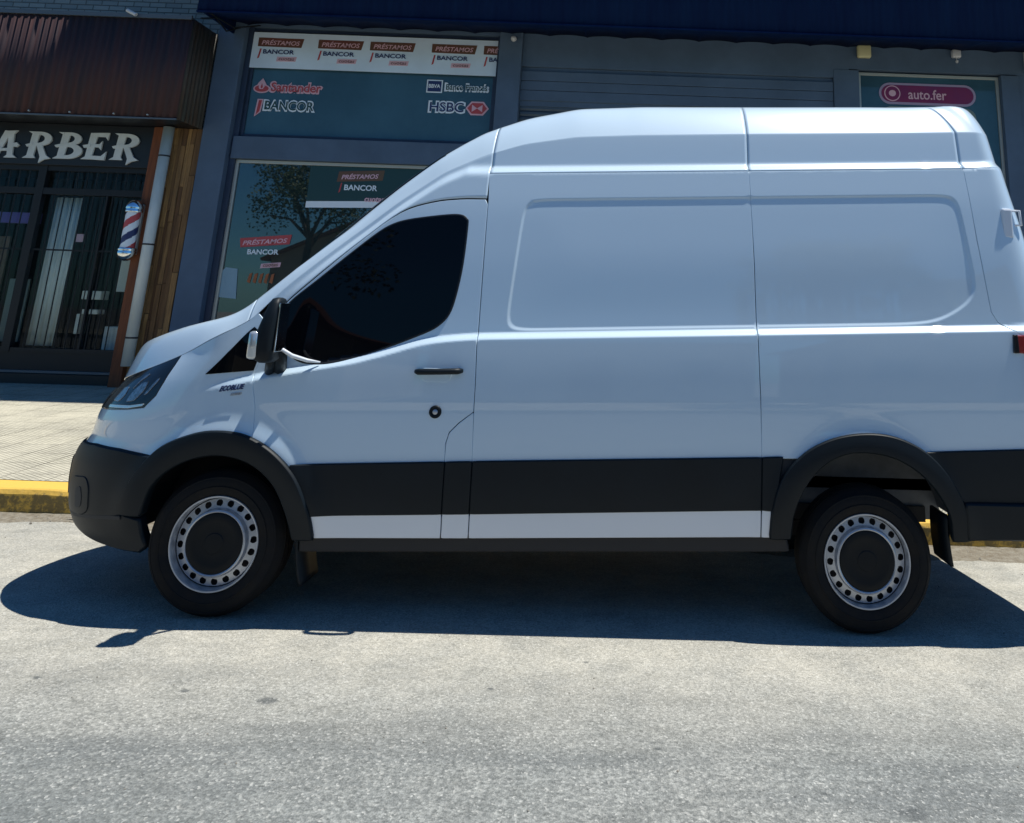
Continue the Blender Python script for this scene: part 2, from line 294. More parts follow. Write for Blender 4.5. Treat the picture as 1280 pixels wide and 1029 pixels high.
def side(a,z,detail=True):
    """a,z -> x,y of the painted side surface"""
    a=np.asarray(a,float); z=np.asarray(z,float)
    x,N=plan(a); v=vof(x,z)
    Y=np.interp(v,_pg,_pv)
    Y=Y+.036*sm((v-ridge(a))/.042+.5)*sm((a+.3)/.6)
    gv=np.minimum(2.325,np.interp(x,*E)-K*(x-1.6)-.055)
    Y=Y+.046*sm((v-gv)/.062+.5)*sm((a-.1)/.5)
    rc=recess(a,v); Y=Y+.0062*sm(-rc/.019)-.0025*sm(-(rc+.05)/.30)
    if detail:
        for cx,cz,R in ARCH:
            r=np.hypot(x-cx,(z-cz))
            Y=Y-.022*np.exp(-((r-R-.02)/.075)**2)*sm((z-.3)/.3)
    w=sm((.25-x)/1.2)
    shf=np.interp(v,_fg,_fs)*w; wr=sm((a-4.0)/.35); shr=np.interp(v,_rg,_rs)*wr
    xx=x+shf+shr
    return xx, np.minimum(Y*(1-.0*w)*np.clip((.98-N)/.4,0,1)+N*CY, CY)
def sideP(a,z): 
    x,y=side(a,z); return np.stack([x,y,np.asarray(z,float)+0*x],-1)
def sideN(a,z):
    e=1e-3; d1=sideP(a+e,z)-sideP(a-e,z); d2=sideP(a,z+e)-sideP(a,z-e)
    n=np.cross(d1,d2); n/=np.linalg.norm(n,axis=-1,keepdims=True)+1e-12
    return n   # outward (-Y)
def spine(x): return np.clip(x,-.62,3.6)
def capP(a,f):
    """top surface: f=0 at the side edge, f=1 on the centre line"""
    a=np.asarray(a,float); f=np.asarray(f,float)
    e=ez(a) if a.ndim else ez(a)[0]
    B=sideP(a,e); x0=B[...,0]; y0=B[...,1]
    xs=spine(x0); X=x0+(xs-x0)*f; Yv=y0+(CY-y0)*f
    i=np.hypot(X-x0,Yv-y0)
    L=np.hypot(xs-x0,CY-y0)
    q=np.clip((CY-Yv)/.8,0,1)
    bow=.22*sm((X+.3)/.4)*(1-sm((X-.6)/1.0))
    Tz=np.interp(X+bow*(1-q*q),*T)+.012+.02*(1-q*q)
    w=np.interp(x0,[-1.1,-.2,.2,.9,1.4,2,4.05,4.2],[.10,.10,.06,.09,.2,.24,.24,.15])
    g=1-(1-np.clip(i/w,0,1))**1.75
    Z=e+(Tz-e)*g
    return np.stack([X,Yv,Z],-1)
# ================================================================== GROUND
def gz(y): return float(np.interp(y,[-8,-4,.3,1.0,2.3],[-.10,-.01,0,-.04,-.11]))
KY=lambda x: 2.115-.0365*(x+1.2)          # kerb face line
ysr=[-60,-20,-8,-6,-4,-2,-1,0,.3,.65,1,1.4,1.8,2.0,2.35]; xsr=[-60,-30,-12,-6,-3,0,3,6,9,14,30,60]
tag(mesh('road',[(x,y,gz(y)) for y in ysr for x in xsr],[(i*12+j,i*12+j+1,(i+1)*12+j+1,(i+1)*12+j) for i in range(len(ysr)-1) for j in range(11)],'asphalt'),kind='structure')
def kz(y): return .085+(y-2.1)*.0195
# kerb with uneven edge
xs_=np.arange(-30,30,.12); V=[];Fc=[]
for i,x in enumerate(xs_):
    j=.010*math.sin(x*2.1)+.008*math.sin(x*5.3+1)+random.uniform(-.004,.004); jt=random.uniform(-.005,.004); y=KY(x)
    V+=[(x,y-.012+j,-.30),(x,y+j*.6,.045+jt*.5),(x,y+.014+j*.5,.074+jt),(x,y+.035,.084+jt*.6),(x,y+.26,.088),(x,y+.26,-.3)]
n=len(xs_); Fc=[(i*6+k,(i+1)*6+k,(i+1)*6+k+1,i*6+k+1) for i in range(n-1) for k in range(5)]
kb=mesh('kerb',V,Fc,'kerb'); tag(kb,kind='structure')
tag(mesh('pavement',[(-40,KY(-40)+.25,.092),(40,KY(40)+.25,.092),(40,8.6,kz(8.6)),(-40,8.6,kz(8.6))],[(0,1,2,3)],'tiles'),kind='structure')
# gutter dirt: low uneven strip and small stones
V=[];Fc=[];xs_=np.arange(-8,9,.07); rows=7
for x in xs_:
    w=.30+.10*math.sin(x*1.7+2)+.05*math.sin(x*4.1)+(.10 if x>3.6 else 0)
    for k in range(rows):
        t=k/(rows-1); y=KY(x)-.004-w*(1-t)+random.uniform(-.02,.02)*(k<rows-1); V.append((x,y,gz(y)+(-.004 if k==0 else .004+.018*t*t+random.uniform(0,.006))))
n=len(xs_); Fc=[(i*rows+k,(i+1)*rows+k,(i+1)*rows+k+1,i*rows+k+1) for i in range(n-1) for k in range(rows-1)]
tag(mesh('gutter_dirt',V,Fc,'dirt',smooth=True),'strip of dry dirt and grit lying along the foot of the yellow kerb','dirt',kind='stuff')
mb=MB()
for k in range(900):
    x=random.uniform(-5,8) if k%2 else random.uniform(3.6,6.5); y=KY(x)-abs(random.gauss(0,.10))-.01; r=random.choice((.004,.006,.009,.014)) ; z=gz(y)+.006+.012*max(0,1-(KY(x)-y)/.15)
    v=[]; 
    for dx,dy,dz in ((1,0,0),(0,1,0),(-1,0,0),(0,-1,0),(0,0,1),(0,0,-1)):
        q=random.uniform(.6,1.3); v.append((x+dx*r*q,y+dy*r*q,z+dz*r*.7*q))
    mb.add(v,[(0,1,4),(1,2,4),(2,3,4),(3,0,4),(1,0,5),(2,1,5),(3,2,5),(0,3,5)])
for k in range(420):
    x=random.uniform(-4,7); y=random.uniform(-3.6,1.9); r=random.choice((.002,.003,.004,.005)); z=gz(y)+r*.4
    v=[(x+dx*r*random.uniform(.6,1.3),y+dy*r*random.uniform(.6,1.3),z+dz*r*.7) for dx,dy,dz in ((1,0,0),(0,1,0),(-1,0,0),(0,-1,0),(0,0,1),(0,0,-1))]
    mb.add(v,[(0,1,4),(1,2,4),(2,3,4),(3,0,4),(1,0,5),(2,1,5),(3,2,5),(0,3,5)])
tag(mb.build('pebbles','stone'),'loose pebbles and grit scattered over the road and the foot of the kerb','gravel',kind='stuff')
# ================================================================== BLUE-GREY SHOP BUILDING
FY=8.01; zb=kz(FY)-.03
sh=thing('shop_building','slate blue shop building with glazed front and roller shutter under a navy sheet awning','building',(2,FY,0))
mb=MB(); mb.box(.19,5.60,FY,FY+.25,5.36,9,bev=.004).box(5.60,8.75,FY,FY+.25,5.52,9).box(-4.40,.185,FY,FY+.25,5.87,9).box(8.42,16,FY+.03,FY+.28,zb,8.99)
mb.box(-4.30,-.19,FY-.015,FY+.25,3.66,4.02,bev=.006)
mb.box(5.34,5.76,FY-.01,FY+.24,zb,5.50,bev=.006); mb.box(8.13,8.42,FY-.02,FY+.24,zb,5.50,bev=.006)
mb.box(-4.80,16,FY+.9,FY+1.0,zb,9)
mb.build('wall','blue_wall',sh)
for x0,x1,yy in ((-4.755,-4.335,FY-.10),(-.188,.188,FY-.09)):
    MB().box(x0,x1,yy,FY+.22,zb,6.3,bev=.012).build('pillar','blue_wall',sh)
MB().box(-4.333,-4.245,FY+.02,FY+.2,zb,5.86).build('window_reveal','blue_dark',sh); MB().box(-.23,-.190,FY+.02,FY+.2,zb,5.86).build('window_reveal','blue_dark',sh)
# roller shutter: slats and panelled head
mb=MB()
for k,(z0,z1) in enumerate(((5.125,5.285),(4.965,5.118),(4.79,4.958))): mb.box(.19,5.335,FY+.012+.004*k,FY+.06,z0,z1,bev=.006)
mb.box(.19,5.335,FY+.055,FY+.08,4.70,5.355)
mb.build('shutter_head','blue_wall',sh)
mb=MB(); z=zb
while z<4.74:
    z1=min(z+.095,4.78); mb.add([(.195,FY+.10,z),(5.33,FY+.10,z),(5.33,FY+.078,z+.03),(.195,FY+.078,z+.03),(5.33,FY+.078,z1-.03),(.195,FY+.078,z1-.03),(5.33,FY+.10,z1),(.195,FY+.10,z1)],[(0,1,2,3),(3,2,4,5),(5,4,6,7)]); z=z1
mb.build('roller_shutter','shutter',sh)
def window(x0,x1,z0,z1,glass,frame,fr=.05,y=FY+.10):
    f=MB().box(x0,x1,y-.03,y+.03,z1-fr,z1,bev=.004).box(x0,x1,y-.03,y+.03,z0,z0+fr,bev=.004).box(x0,x0+fr,y-.028,y+.028,z0+fr,z1-fr).box(x1-fr,x1,y-.028,y+.028,z0+fr,z1-fr).build('window_frame',frame,sh)
    MB().box(x0+fr*.5,x1-fr*.5,y,y+.008,z0+fr*.5,z1-fr*.5).build('window_pane',glass,f); return f
window(-4.243,-.232,4.03,5.86,'glass_top','blue_dark',.045)
window(-4.243,-.232,zb+.25,3.655,'glass_shop','alum',.05)
MB().box(-4.243,-.232,FY+.03,FY+.2,zb,zb+.25).build('window_plinth','blue_wall',sh)
window(5.765,8.125,1.2,5.49,'glass_top','alum',.045)
MB().box(5.765,8.125,FY+.03,FY+.2,zb,1.2).build('window_plinth','blue_wall',sh)
# navy sheet awning; height above view added to block sun from the brown canopy
V=[];xs_=np.arange(-4.52,14,.0275); 
def cor(x,p=.22,a=.018): return a*math.tanh(2.2*math.sin(2*math.pi*x/p))
for x in xs_: V+=[(x,6.80+cor(x,.11,.004),5.655),(x,6.80+cor(x,.11,.004),12)]
n=len(xs_); mesh('awning_fascia_blocker',V,[(2*i,2*i+2,2*i+3,2*i+1) for i in range(n-1)],'navy',sh,True).modifiers.new('t','SOLIDIFY').thickness=.003
V=[]
xs_=np.arange(-4.52,14,.03)
for x in xs_:
    c=.038*abs(math.sin(math.pi*x/.62))**.6
    V+=[(x,6.83,5.70+c*.3),(x,FY-.012,5.905+c-.02)]
n=len(xs_); mesh('awning_soffit',V,[(2*i,2*i+1,2*i+3,2*i+2) for i in range(n-1)],'navy',sh,True).modifiers.new('t','SOLIDIFY').thickness=.003
MB().box(-4.52,14,6.775,6.83,5.640,5.668,bev=.004).build('awning_trim','navy',sh)
MB().box(-4.53,-4.50,6.83,FY-.11,5.70,12).build('awning_end_blocker','navy',sh)  # upper part added out of view as a sun blocker
# ================================================================== BARBER BUILDING
ba=thing('barber_shop','narrow barber shop with brown sheet canopy, barred front and wooden trim','building',(-7,FY,0))
MB().box(-16,-4.77,FY-.05,FY+.2,5.6,9.2).box(-9.6,-4.76,FY+.07,FY+.3,3.5,5.6).box(-16,-8.6,FY,FY+.2,zb,5.9).build('brick_wall','brick_white',ba)
MB().box(-16,-4.80,FY-.80,FY-.052,5.668,5.690).box(-16,-4.80,FY-.84,FY-.80,5.655,5.72).build('roof_flashing','flash',ba)
V=[];xs_=np.arange(-12,-4.775,.02)
for x in xs_: V+=[(x,7.20+cor(x,.105,.007),4.085),(x,7.20+cor(x,.105,.007),5.665)]
n=len(xs_); mesh('canopy_front','' and None or V,[(2*i,2*i+2,2*i+3,2*i+1) for i in range(n-1)],'brown_sheet',ba,True).modifiers.new('t','SOLIDIFY').thickness=.003
V=[];ys_=np.arange(7.215,7.90,.015)
for y in ys_: V+=[(-4.77+cor(y,.105,.012),y,4.085),(-4.77+cor(y,.105,.012),y,5.665)]
n=len(ys_); mesh('canopy_side',V,[(2*i,2*i+2,2*i+3,2*i+1) for i in range(n-1)],'teal_sheet',ba,True).modifiers.new('t','SOLIDIFY').thickness=.003
MB().box(-12,-4.79,7.24,FY-.06,4.10,4.13).build('canopy_soffit','sign_black',ba)
MB().box(-12,-4.775,7.185,7.215,4.070,4.092).build('canopy_edge','flash',ba)
for x in (-6.95,-6.35,-5.7,-5.2): MB().lathe([(0,-.02),(.012,-.02),(.012,.01)],(x,7.19,4.13),n=8).build('canopy_bolt','alum',ba)
# jambs: orange post, plank cladding
MB().box(-5.475,-5.29,FY-.16,FY+.06,zb,4.09,bev=.008).build('door_post','wood_post',ba)
mb=MB(); x=-5.29
for wd in (.052,.058,.070,.048,.075,.060,.066,.090):
    x1=min(x+wd,-4.757); z=zb-random.uniform(0,.5)
    while z<4.09:
        zz=min(z+random.uniform(.9,1.9),4.098); mb.box(x+.002,x1-.002,FY-.06-random.uniform(.0,.030),FY+.06,max(z,zb)+.002,zz-.003,a=random.random(),bev=.003); z=zz
    x=x1
mb.build('plank_cladding','siding',ba,attr=True)
# step and threshold
MB().box(-12,-5.48,FY-.02,FY+.9,zb,.345,bev=.012).build('doorstep','sign_black',ba)
MB().box(-12,-5.48,FY-.035,FY+.06,.347,.385,bev=.004).build('threshold','flash',ba)
MB().box(-12,-5.48,FY+.0,FY+.05,.387,.64).build('kick_panel','black_iron',ba)
# iron front
mb=MB(); 
for x0,x1 in ((-7.20,-7.08),(-5.50,-5.478)): mb.box(x0,x1,FY-.04,FY+.05,.64,3.44)
mb.box(-12,-5.48,FY-.035,FY+.05,2.99,3.09).box(-12,-5.48,FY-.03,FY+.05,3.36,3.44).box(-9.2,-9.1,FY-.04,FY+.05,.64,3.44)
mb.box(-6.10,-6.07,FY-.025,FY+.04,.64,2.99).box(-12,-5.5,FY-.03,FY+.04,.64,.70)
gate=mb.build('gate_frame','black_iron',ba)
bx=[-9.0+.150*k for k in range(24)]
for x in bx:
    if abs(x+7.14)<.09 or x>-5.53: continue
    MB().tube([(x,FY-.012,.70),(x,FY-.012,2.99)],.0085,6).build('gate_bar','black_iron',gate)
    MB().tube([(x,FY-.012,3.09),(x,FY-.012,3.36)],.0085,6).build('transom_bar','black_iron',gate)
MB().box(-9.1,-5.5,FY-.014,FY-.002,2.13,2.155).build('gate_rail','black_iron',gate)
MB().box(-9.1,-5.5,FY+.055,FY+.061,.66,3.40).build('shop_front_glass','glass_front',ba)
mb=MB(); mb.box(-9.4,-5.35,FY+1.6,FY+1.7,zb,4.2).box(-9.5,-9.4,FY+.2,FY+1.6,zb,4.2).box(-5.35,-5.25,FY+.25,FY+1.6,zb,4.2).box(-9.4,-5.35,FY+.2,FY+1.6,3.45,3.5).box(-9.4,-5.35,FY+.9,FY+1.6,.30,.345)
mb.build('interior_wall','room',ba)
# things inside
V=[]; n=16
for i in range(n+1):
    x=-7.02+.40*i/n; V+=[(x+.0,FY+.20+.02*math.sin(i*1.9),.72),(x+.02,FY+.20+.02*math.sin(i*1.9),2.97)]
o=mesh('door_reflection',V,[(2*i,2*i+2,2*i+3,2*i+1) for i in range(n)],'pale_panel',smooth=True); o.modifiers.new('t','SOLIDIFY').thickness=.004  # pale folds painted in place of a bright reflection in the door glass
tag(o,'pale full length curtain hanging inside the barred barber shop door','pale_panel')
o=MB().box(-6.02,-5.55,FY+.5,FY+.53,1.55,2.08,bev=.005).build('reflection_board','white_board'); tag(o,'pale rectangular board standing in for a glass reflection beside the barber shop door post','board')  # pale board put in for a reflection on the shop glass
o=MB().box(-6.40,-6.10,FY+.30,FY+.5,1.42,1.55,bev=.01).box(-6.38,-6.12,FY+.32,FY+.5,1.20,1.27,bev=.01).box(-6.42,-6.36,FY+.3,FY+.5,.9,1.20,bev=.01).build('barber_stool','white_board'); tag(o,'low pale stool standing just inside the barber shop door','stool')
o=MB().box(-6.05,-5.56,FY+.45,FY+.75,.36,1.02,bev=.01).build('counter','pale_panel'); tag(o,'low pale counter under the board inside the barber shop','counter')
o=MB().box(-8.6,-7.26,FY+.25,FY+.32,2.55,2.72,bev=.01).build('light_sign','purple'); tag(o,'dim purple light strip inside the barber shop window','light')
o=MB().box(-8.3,-7.75,FY+.4,FY+.44,1.5,2.35,bev=.01).build('poster','st_brown'); tag(o,'brown poster inside the left barber shop window','poster')
o=MB().box(-7.62,-7.3,FY+.4,FY+.44,.75,1.7,bev=.01).build('poster','st_palegreen'); tag(o,'pale green poster low inside the left barber shop window','poster')
o=MB().box(-6.52,-6.40,FY+.085,FY+.09,2.28,2.40).build('door_notice','st_pink'); tag(o,'small pink notice stuck to the barber shop door glass','notice')
# sign with western lettering
sg=thing('shop_sign','black board reading BARBER in pale western letters under the brown canopy','sign',(-7,FY-.06,3.7))
MB().box(-12,-5.48,FY-.09,FY-.03,3.44,4.095,bev=.004).build('sign_board','sign_black',sg)
def arc(cx,cz,rx,rz,t0,t1,n=14): return [(cx+rx*math.cos(math.radians(t0+(t1-t0)*i/n)),cz+rz*math.sin(math.radians(t0+(t1-t0)*i/n))) for i in range(n+1)]
def bowl(x,z0,z1,w,th):   # right-hand half ring opening to the left
    cz=(z0+z1)/2; h=(z1-z0)/2; o=[(x,z1)]+arc(x+w*.35,cz,w*.65,h,88,-88)+[(x,z0)]; i=[(x,z0+th*.55)]+arc(x+w*.30,cz,w*.65-th,h-th*.55,-88,88)+[(x,z1-th*.55)]; return o+i
stem=[(.20,1.0),(.46,1.0),(.38,.12),(.46,0),(.0,0),(.14,.10)]
GL={'A':[[(.36,1.02),(.60,1.0),(.30,.10),(.34,0),(-.06,0),(.06,.10)],[(.36,1.0),(.82,1.03),(.72,.9),(.80,.12),(.96,0),(.50,0),(.60,.10),(.52,.86)],[(.10,.52),(.20,.44),(.40,.34),(.62,.36),(.62,.26),(.30,.24),(.12,.40)],[(.62,.44),(.90,.40),(.98,.48),(.88,.58),(.62,.52)]],
'R':[stem,bowl(.26,.46,1.0,.66,.22),[(.42,.50),(.62,.50),(.82,.12),(1.0,.0),(.78,-.04),(.60,-.18),(.62,.05)],[(.06,1.0),(.26,1.0),(.24,.90)],[(.04,.50),(.30,.58),(.28,.46),(.10,.42)]],
'B':[stem,bowl(.26,.50,1.0,.60,.20),bowl(.22,0,.58,.74,.24),[(.06,1.0),(.26,1.0),(.24,.90)],[(.0,.50),(.28,.58),(.26,.46),(.06,.42)]],
'E':[stem,[(.3,1.0),(.86,1.02),(.84,.74),(.74,.86),(.3,.86)],[(.3,.58),(.58,.58),(.66,.70),(.66,.36),(.56,.46),(.3,.46)],[(.3,.14),(.70,.13),(.86,.30),(.84,-.02),(.3,0)],[(.0,.52),(.28,.58),(.26,.46),(.06,.42)]]}
for ch,x,w,z in (('B',-8.55,.46,3.53),('A',-7.955,.43,3.53),('R',-7.455,.44,3.535),('B',-6.99,.46,3.54),('E',-6.555,.44,3.545),('R',-6.12,.46,3.55)):
    mb=MB()
    for k,pl in enumerate(GL[ch]): mb.prism([(x+px*w,z+pz*.42) for px,pz in pl],FY-.115-.0021*k,FY-.088)
    mb.build('letter','letters',sg)
# barber pole
bp=thing('barber_pole','striped red, white and blue barber pole with chrome caps on the wooden door post','barber pole',(-5.58,7.80,2.0))
c=(-5.485,7.74,0)
mb=MB(); V=[];Fc=[];MI=[];n=40;mz=60
for k in range(mz+1):
    for j in range(n): t=2*math.pi*j/n; V.append((c[0]+.098*math.cos(t),c[1]+.098*math.sin(t),2.17+.58*k/mz))
for k in range(mz):
    for j in range(n): Fc.append((k*n+j,k*n+(j+1)%n,(k+1)*n+(j+1)%n,(k+1)*n+j)); q=(-j/n*1.0+k/mz*1.25)%1; MI.append(0 if q<.25 else 1 if q<.5 else 2 if q<.75 else 1)
po=mesh('striped_cylinder',V,Fc,['st_red','st_white','st_navy'],bp); po.data.polygons.foreach_set('material_index',MI); po.data.shade_smooth()
MB().lathe([(.0,2.93),(.045,2.92),(.085,2.885),(.118,2.83),(.125,2.79),(.115,2.765),(.125,2.755),(.118,2.73)],c,'Z',32).build('top_cap','chrome',bp,True)
MB().lathe([(.118,2.19),(.128,2.165),(.116,2.15),(.128,2.135),(.118,2.08),(.085,2.03),(.04,2.005),(.0,2.0)],c,'Z',32).build('bottom_cap','chrome',bp,True)
MB().box(-5.45,-5.39,7.80,FY-.155,2.10,2.86,bev=.01).build('wall_bracket','alum',bp)
# drain pipe
dp=thing('drain_pipe','pale plastic drain pipe running down between the orange post and the plank cladding','pipe',(-5.22,7.85,zb))
MB().tube([(-5.215,7.80,.50),(-5.215,7.80,4.08)],.078,20).build('pipe','pvc',dp,True)
for z in (.90,2.26,3.62):
    MB().lathe([(.079,-.012),(.083,-.012),(.083,.012),(.079,.012)],(-5.215,7.80,z),'Z',24).build('pipe_clip','steel_dark',dp)
# flood lamp at the canopy
fl=thing('flood_lamp','small white flood lamp tilted under the left end of the brown canopy','lamp',(-7.95,7.6,4.0))
MB().prism([(-8.02,3.98),(-7.86,4.02),(-7.82,4.10),(-7.98,4.14)],7.45,7.62).build('lamp_body','greyw',fl)
MB().tube([(-7.92,7.6,4.05),(-7.95,7.75,3.95),(-7.95,FY-.09,3.95)],.012,6).build('lamp_arm','black_iron',fl)
o=MB().tube([(-5.77,7.13,5.75),(-5.62,7.13,5.68)],.028,8).build('spot_lamp','greyw'); tag(o,'small bright metal spot lamp on the roof edge above the brown canopy','lamp')
# ================================================================== SIGNS AND STICKERS
yb=FY+.055
bn=thing('window_banner','long pale banner with repeated loan notices across the top of the upper window','banner',(-2.3,yb,5.5))
MB().box(-4.405,-.205,yb-.03,yb-.02,5.175,5.785).build('banner_sheet','st_banner',bn)
def group(x,z,w,cut=None):
    y=yb-.034
    MB().prism([(x,z),(x+w,z+.0),(x+w-.03,z-.155),(x,z-.150)],y,y+.003).build('loan_strip','st_brown',bn)
    text('lettering','PRÉSTAMOS',x+.06,x+w-.06,z-.120,z-.025,y-.005,'st_pink',bn,.2,.01)
    MB().prism([(x+.045,z-.19),(x+.07,z-.19),(x+.045,z-.345),(x+.015,z-.36)],y,y+.003).build('bank_mark','st_red',bn)
    text('lettering','BANCOR',x+.10,x+w-.135,z-.275,z-.20,y-.005,'st_navy',bn,0,.02)
    MB().prism([(x+w*.46,z-.32),(x+w*.89,z-.315),(x+w*.87,z-.395),(x+w*.45,z-.40)],y,y+.003).build('tag_strip','st_pink',bn)
    text('lettering','cuotas',x+w*.50,x+w*.84,z-.380,z-.335,y-.005,'st_brown',bn,.2)
for x in (-4.155,-3.175,-2.325,-1.31): group(x,5.69,.74)
y=yb-.034
MB().prism([(-.455,5.69),(-.207,5.69),(-.207,5.538),(-.455,5.54)],y,y+.003).build('loan_strip','st_brown',bn)
text('lettering','PRÉ',-.40,-.215,5.57,5.665,y-.005,'st_pink',bn,.2,.01); MB().prism([(-.41,5.50),(-.385,5.50),(-.41,5.345),(-.44,5.33)],y,y+.003).build('bank_mark','st_red',bn); text('lettering','BA',-.355,-.215,5.415,5.49,y-.005,'st_navy',bn,0,.02)
y=FY+.090
def outline_text(name,txt,x0,x1,z0,z1,col,bgc,label,cat='sticker',off=.055,shear=0.,y=y,pre=None):
    t=thing(name,label,cat,((x0+x1)/2,y,z0))
    text('letter_outline',txt,x0-.028,x1+.028,z0-.026,z1+.026,y,bgc,t,shear,off+.02); text('lettering',txt,x0,x1,z0,z1,y-.006,col,t,shear,.01); return t
t=outline_text('window_sticker','Santander',-3.87,-3.06,4.80,4.95,'st_red','st_pink','red bank sticker with flame mark reading Santander, top left of the upper window')
cx,cz=-4.02,4.86
MB().prism(arc(cx,cz-.02,.135,.075,0,360,24)[:-1],y-.002,y+.002).build('flame_disc','st_pink',t); MB().prism([(cx-.10,cz),(cx-.06,cz+.08),(cx,cz+.155),(cx+.05,cz+.08),(cx+.10,cz),(cx+.0,cz-.05)],y-.004,y-.001).build('flame_outline','st_pink',t)
MB().prism(arc(cx,cz-.02,.112,.055,0,360,24)[:-1],y-.008,y-.005).build('flame_base','st_red',t)
MB().prism([(cx-.05,cz+.0),(cx-.035,cz+.06),(cx,cz+.12),(cx+.015,cz+.06),(cx+.05,cz+.02),(cx+.02,cz-.03),(cx-.03,cz-.03)],y-.010,y-.0085).build('flame','st_pink',t); MB().prism([(cx-.02,cz+.0),(cx,cz+.07),(cx+.02,cz+.0),(cx,cz-.02)],y-.012,y-.0105).build('flame','st_red',t)
t=outline_text('window_sticker','BANCOR',-3.93,-3.14,4.49,4.64,'st_green','st_white','green bank sticker with pink slash reading BANCOR in the upper window','sticker',.04)
MB().prism([(-4.06,4.665),(-3.965,4.665),(-3.985,4.45),(-4.08,4.37)],y,y+.003).build('mark_outline','st_pink',t); MB().prism([(-4.035,4.645),(-3.985,4.645),(-4.005,4.46),(-4.055,4.40)],y-.004,y-.001).build('mark','st_red',t)
t=outline_text('window_sticker','Banco Francés',-1.035,-.36,4.93,5.03,'st_green','st_white','bank sticker with navy BBVA square, top right of the upper window','sticker',.03)
MB().box(-1.355,-1.095,y,y+.003,4.875,5.095).build('square_outline','st_white',t); MB().box(-1.335,-1.115,y-.004,y-.001,4.895,5.075).build('square','st_navy',t); text('lettering','BBVA',-1.32,-1.13,4.955,5.02,y-.009,'st_white',t,0,.02)
t=outline_text('window_sticker','HSBC',-1.27,-.72,4.56,4.72,'st_navy','st_white','bank sticker reading HSBC with red hexagon mark in the upper window','sticker',.05)
cx,cz=-.50,4.635
MB().prism([(cx-.19,cz),(cx-.10,cz+.115),(cx+.10,cz+.115),(cx+.19,cz),(cx+.10,cz-.115),(cx-.10,cz-.115)],y,y+.003).build('hexagon_outline','st_pink',t)
MB().prism([(cx-.16,cz),(cx-.085,cz+.09),(cx+.085,cz+.09),(cx+.16,cz),(cx+.085,cz-.09),(cx-.085,cz-.09)],y-.004,y-.001).build('hexagon','st_red',t)
MB().prism([(cx-.085,cz+.06),(cx,cz),(cx-.085,cz-.06)],y-.008,y-.005).prism([(cx+.085,cz+.06),(cx,cz),(cx+.085,cz-.06)],y-.008,y-.005).build('hexagon_wings','st_pink',t)
# lower window: teal poster, notice, leaflet
t=thing('window_poster','dark teal loan poster with white foot strip in the lower shop window','poster',(-2,y,2.95))
MB().box(-3.06,-.9,y-.001,y+.002,2.95,3.60).build('poster_sheet','st_teal',t)
MB().prism([(-3.06,2.93),(-.95,2.99),(-.95,3.10),(-3.06,3.03)],y-.006,y-.003).build('foot_strip','st_white',t)
MB().prism([(-2.60,3.52),(-1.88,3.56),(-1.90,3.395),(-2.62,3.355)],y-.006,y-.003).build('loan_strip','st_brown',t); text('lettering','PRÉSTAMOS',-2.55,-1.97,3.395,3.485,y-.011,'st_pink',t,.2,.02,.05)
text('lettering','BANCOR',-2.49,-1.97,3.225,3.315,y-.006,'st_white',t,0,.02); MB().prism([(-2.55,3.34),(-2.53,3.34),(-2.55,3.20),(-2.575,3.18)],y-.006,y-.003).build('bank_mark','st_red',t)
text('lettering','cuotas',-2.15,-1.84,3.05,3.13,y-.010,'st_pink',t,.1,.03)
t=thing('window_notice','loan notice with red slanted strip low in the left corner of the shop window','notice',(-3.6,y,2.1))
MB().prism([(-4.0,2.42),(-3.21,2.50),(-3.23,2.35),(-3.98,2.28)],y,y+.003).build('loan_strip','st_red',t); text('lettering','PRÉSTAMOS',-3.95,-3.27,2.31,2.40,y-.005,'st_pink',t,.2,.02,.09)
text('lettering','BANCOR',-3.86,-3.38,2.175,2.255,y-.002,'st_white',t,0,.025,.02); MB().prism([(-3.62,2.04),(-3.32,2.07),(-3.33,2.00),(-3.63,1.97)],y,y+.003).build('tag_strip','st_pink',t); text('lettering','cuotas',-3.59,-3.36,1.99,2.04,y-.005,'st_brown',t,.2,.01,.08)
t=tag(MB().prism([(-4.21,1.90),(-4.15,1.97),(-3.97,1.95),(-3.93,1.50),(-4.20,1.52)],y,y+.004).build('leaflet','st_blue'),'pale blue leaflet stuck at the left edge of the lower shop window','leaflet')
mb=MB()
for k in range(5): mb.prism([(-3.78+.085*k,1.88),(-3.735+.085*k,1.90),(-3.755+.085*k,1.74),(-3.80+.085*k,1.76)],y,y+.003)
tag(mb.build('window_sticker','st_orange'),'faded orange sticker of slanted strokes under the loan notice','sticker')
# pill sign on the right window
def pill(x0,x1,z0,z1,n=14): r=(z1-z0)/2; cz=(z0+z1)/2; return arc(x0+r,cz,r,r,90,270,n)+arc(x1-r,cz,r,r,-90,90,n)
t=thing('pill_sign','magenta pill shaped sign with pale border reading auto.fer on the right window','sign',(6.9,y,5.0))
MB().prism(pill(6.115,7.735,4.965,5.335),y-.002,y+.003).build('sign_border','st_pink2',t); MB().prism(pill(6.155,7.695,5.005,5.295),y-.007,y-.003).build('sign_panel','st_magenta',t)
MB().prism(arc(6.335,5.15,.135,.135,0,360,24)[:-1],y-.010,y-.0075).build('badge_ring','st_pink',t); MB().prism(arc(6.335,5.15,.118,.118,0,360,24)[:-1],y-.0125,y-.0105).build('badge_disc','st_magenta',t); MB().prism(arc(6.335,5.15,.060,.055,0,360,12)[:-1],y-.0145,y-.013).build('badge_mark','st_pink',t)
text('lettering','auto.fer',6.60,7.24,5.06,5.23,y-.012,'st_pink',t,0,.01)
t=thing('pill_sign','grey green pill shaped sign on the right window just below the magenta one','sign',(6.9,y,4.55))
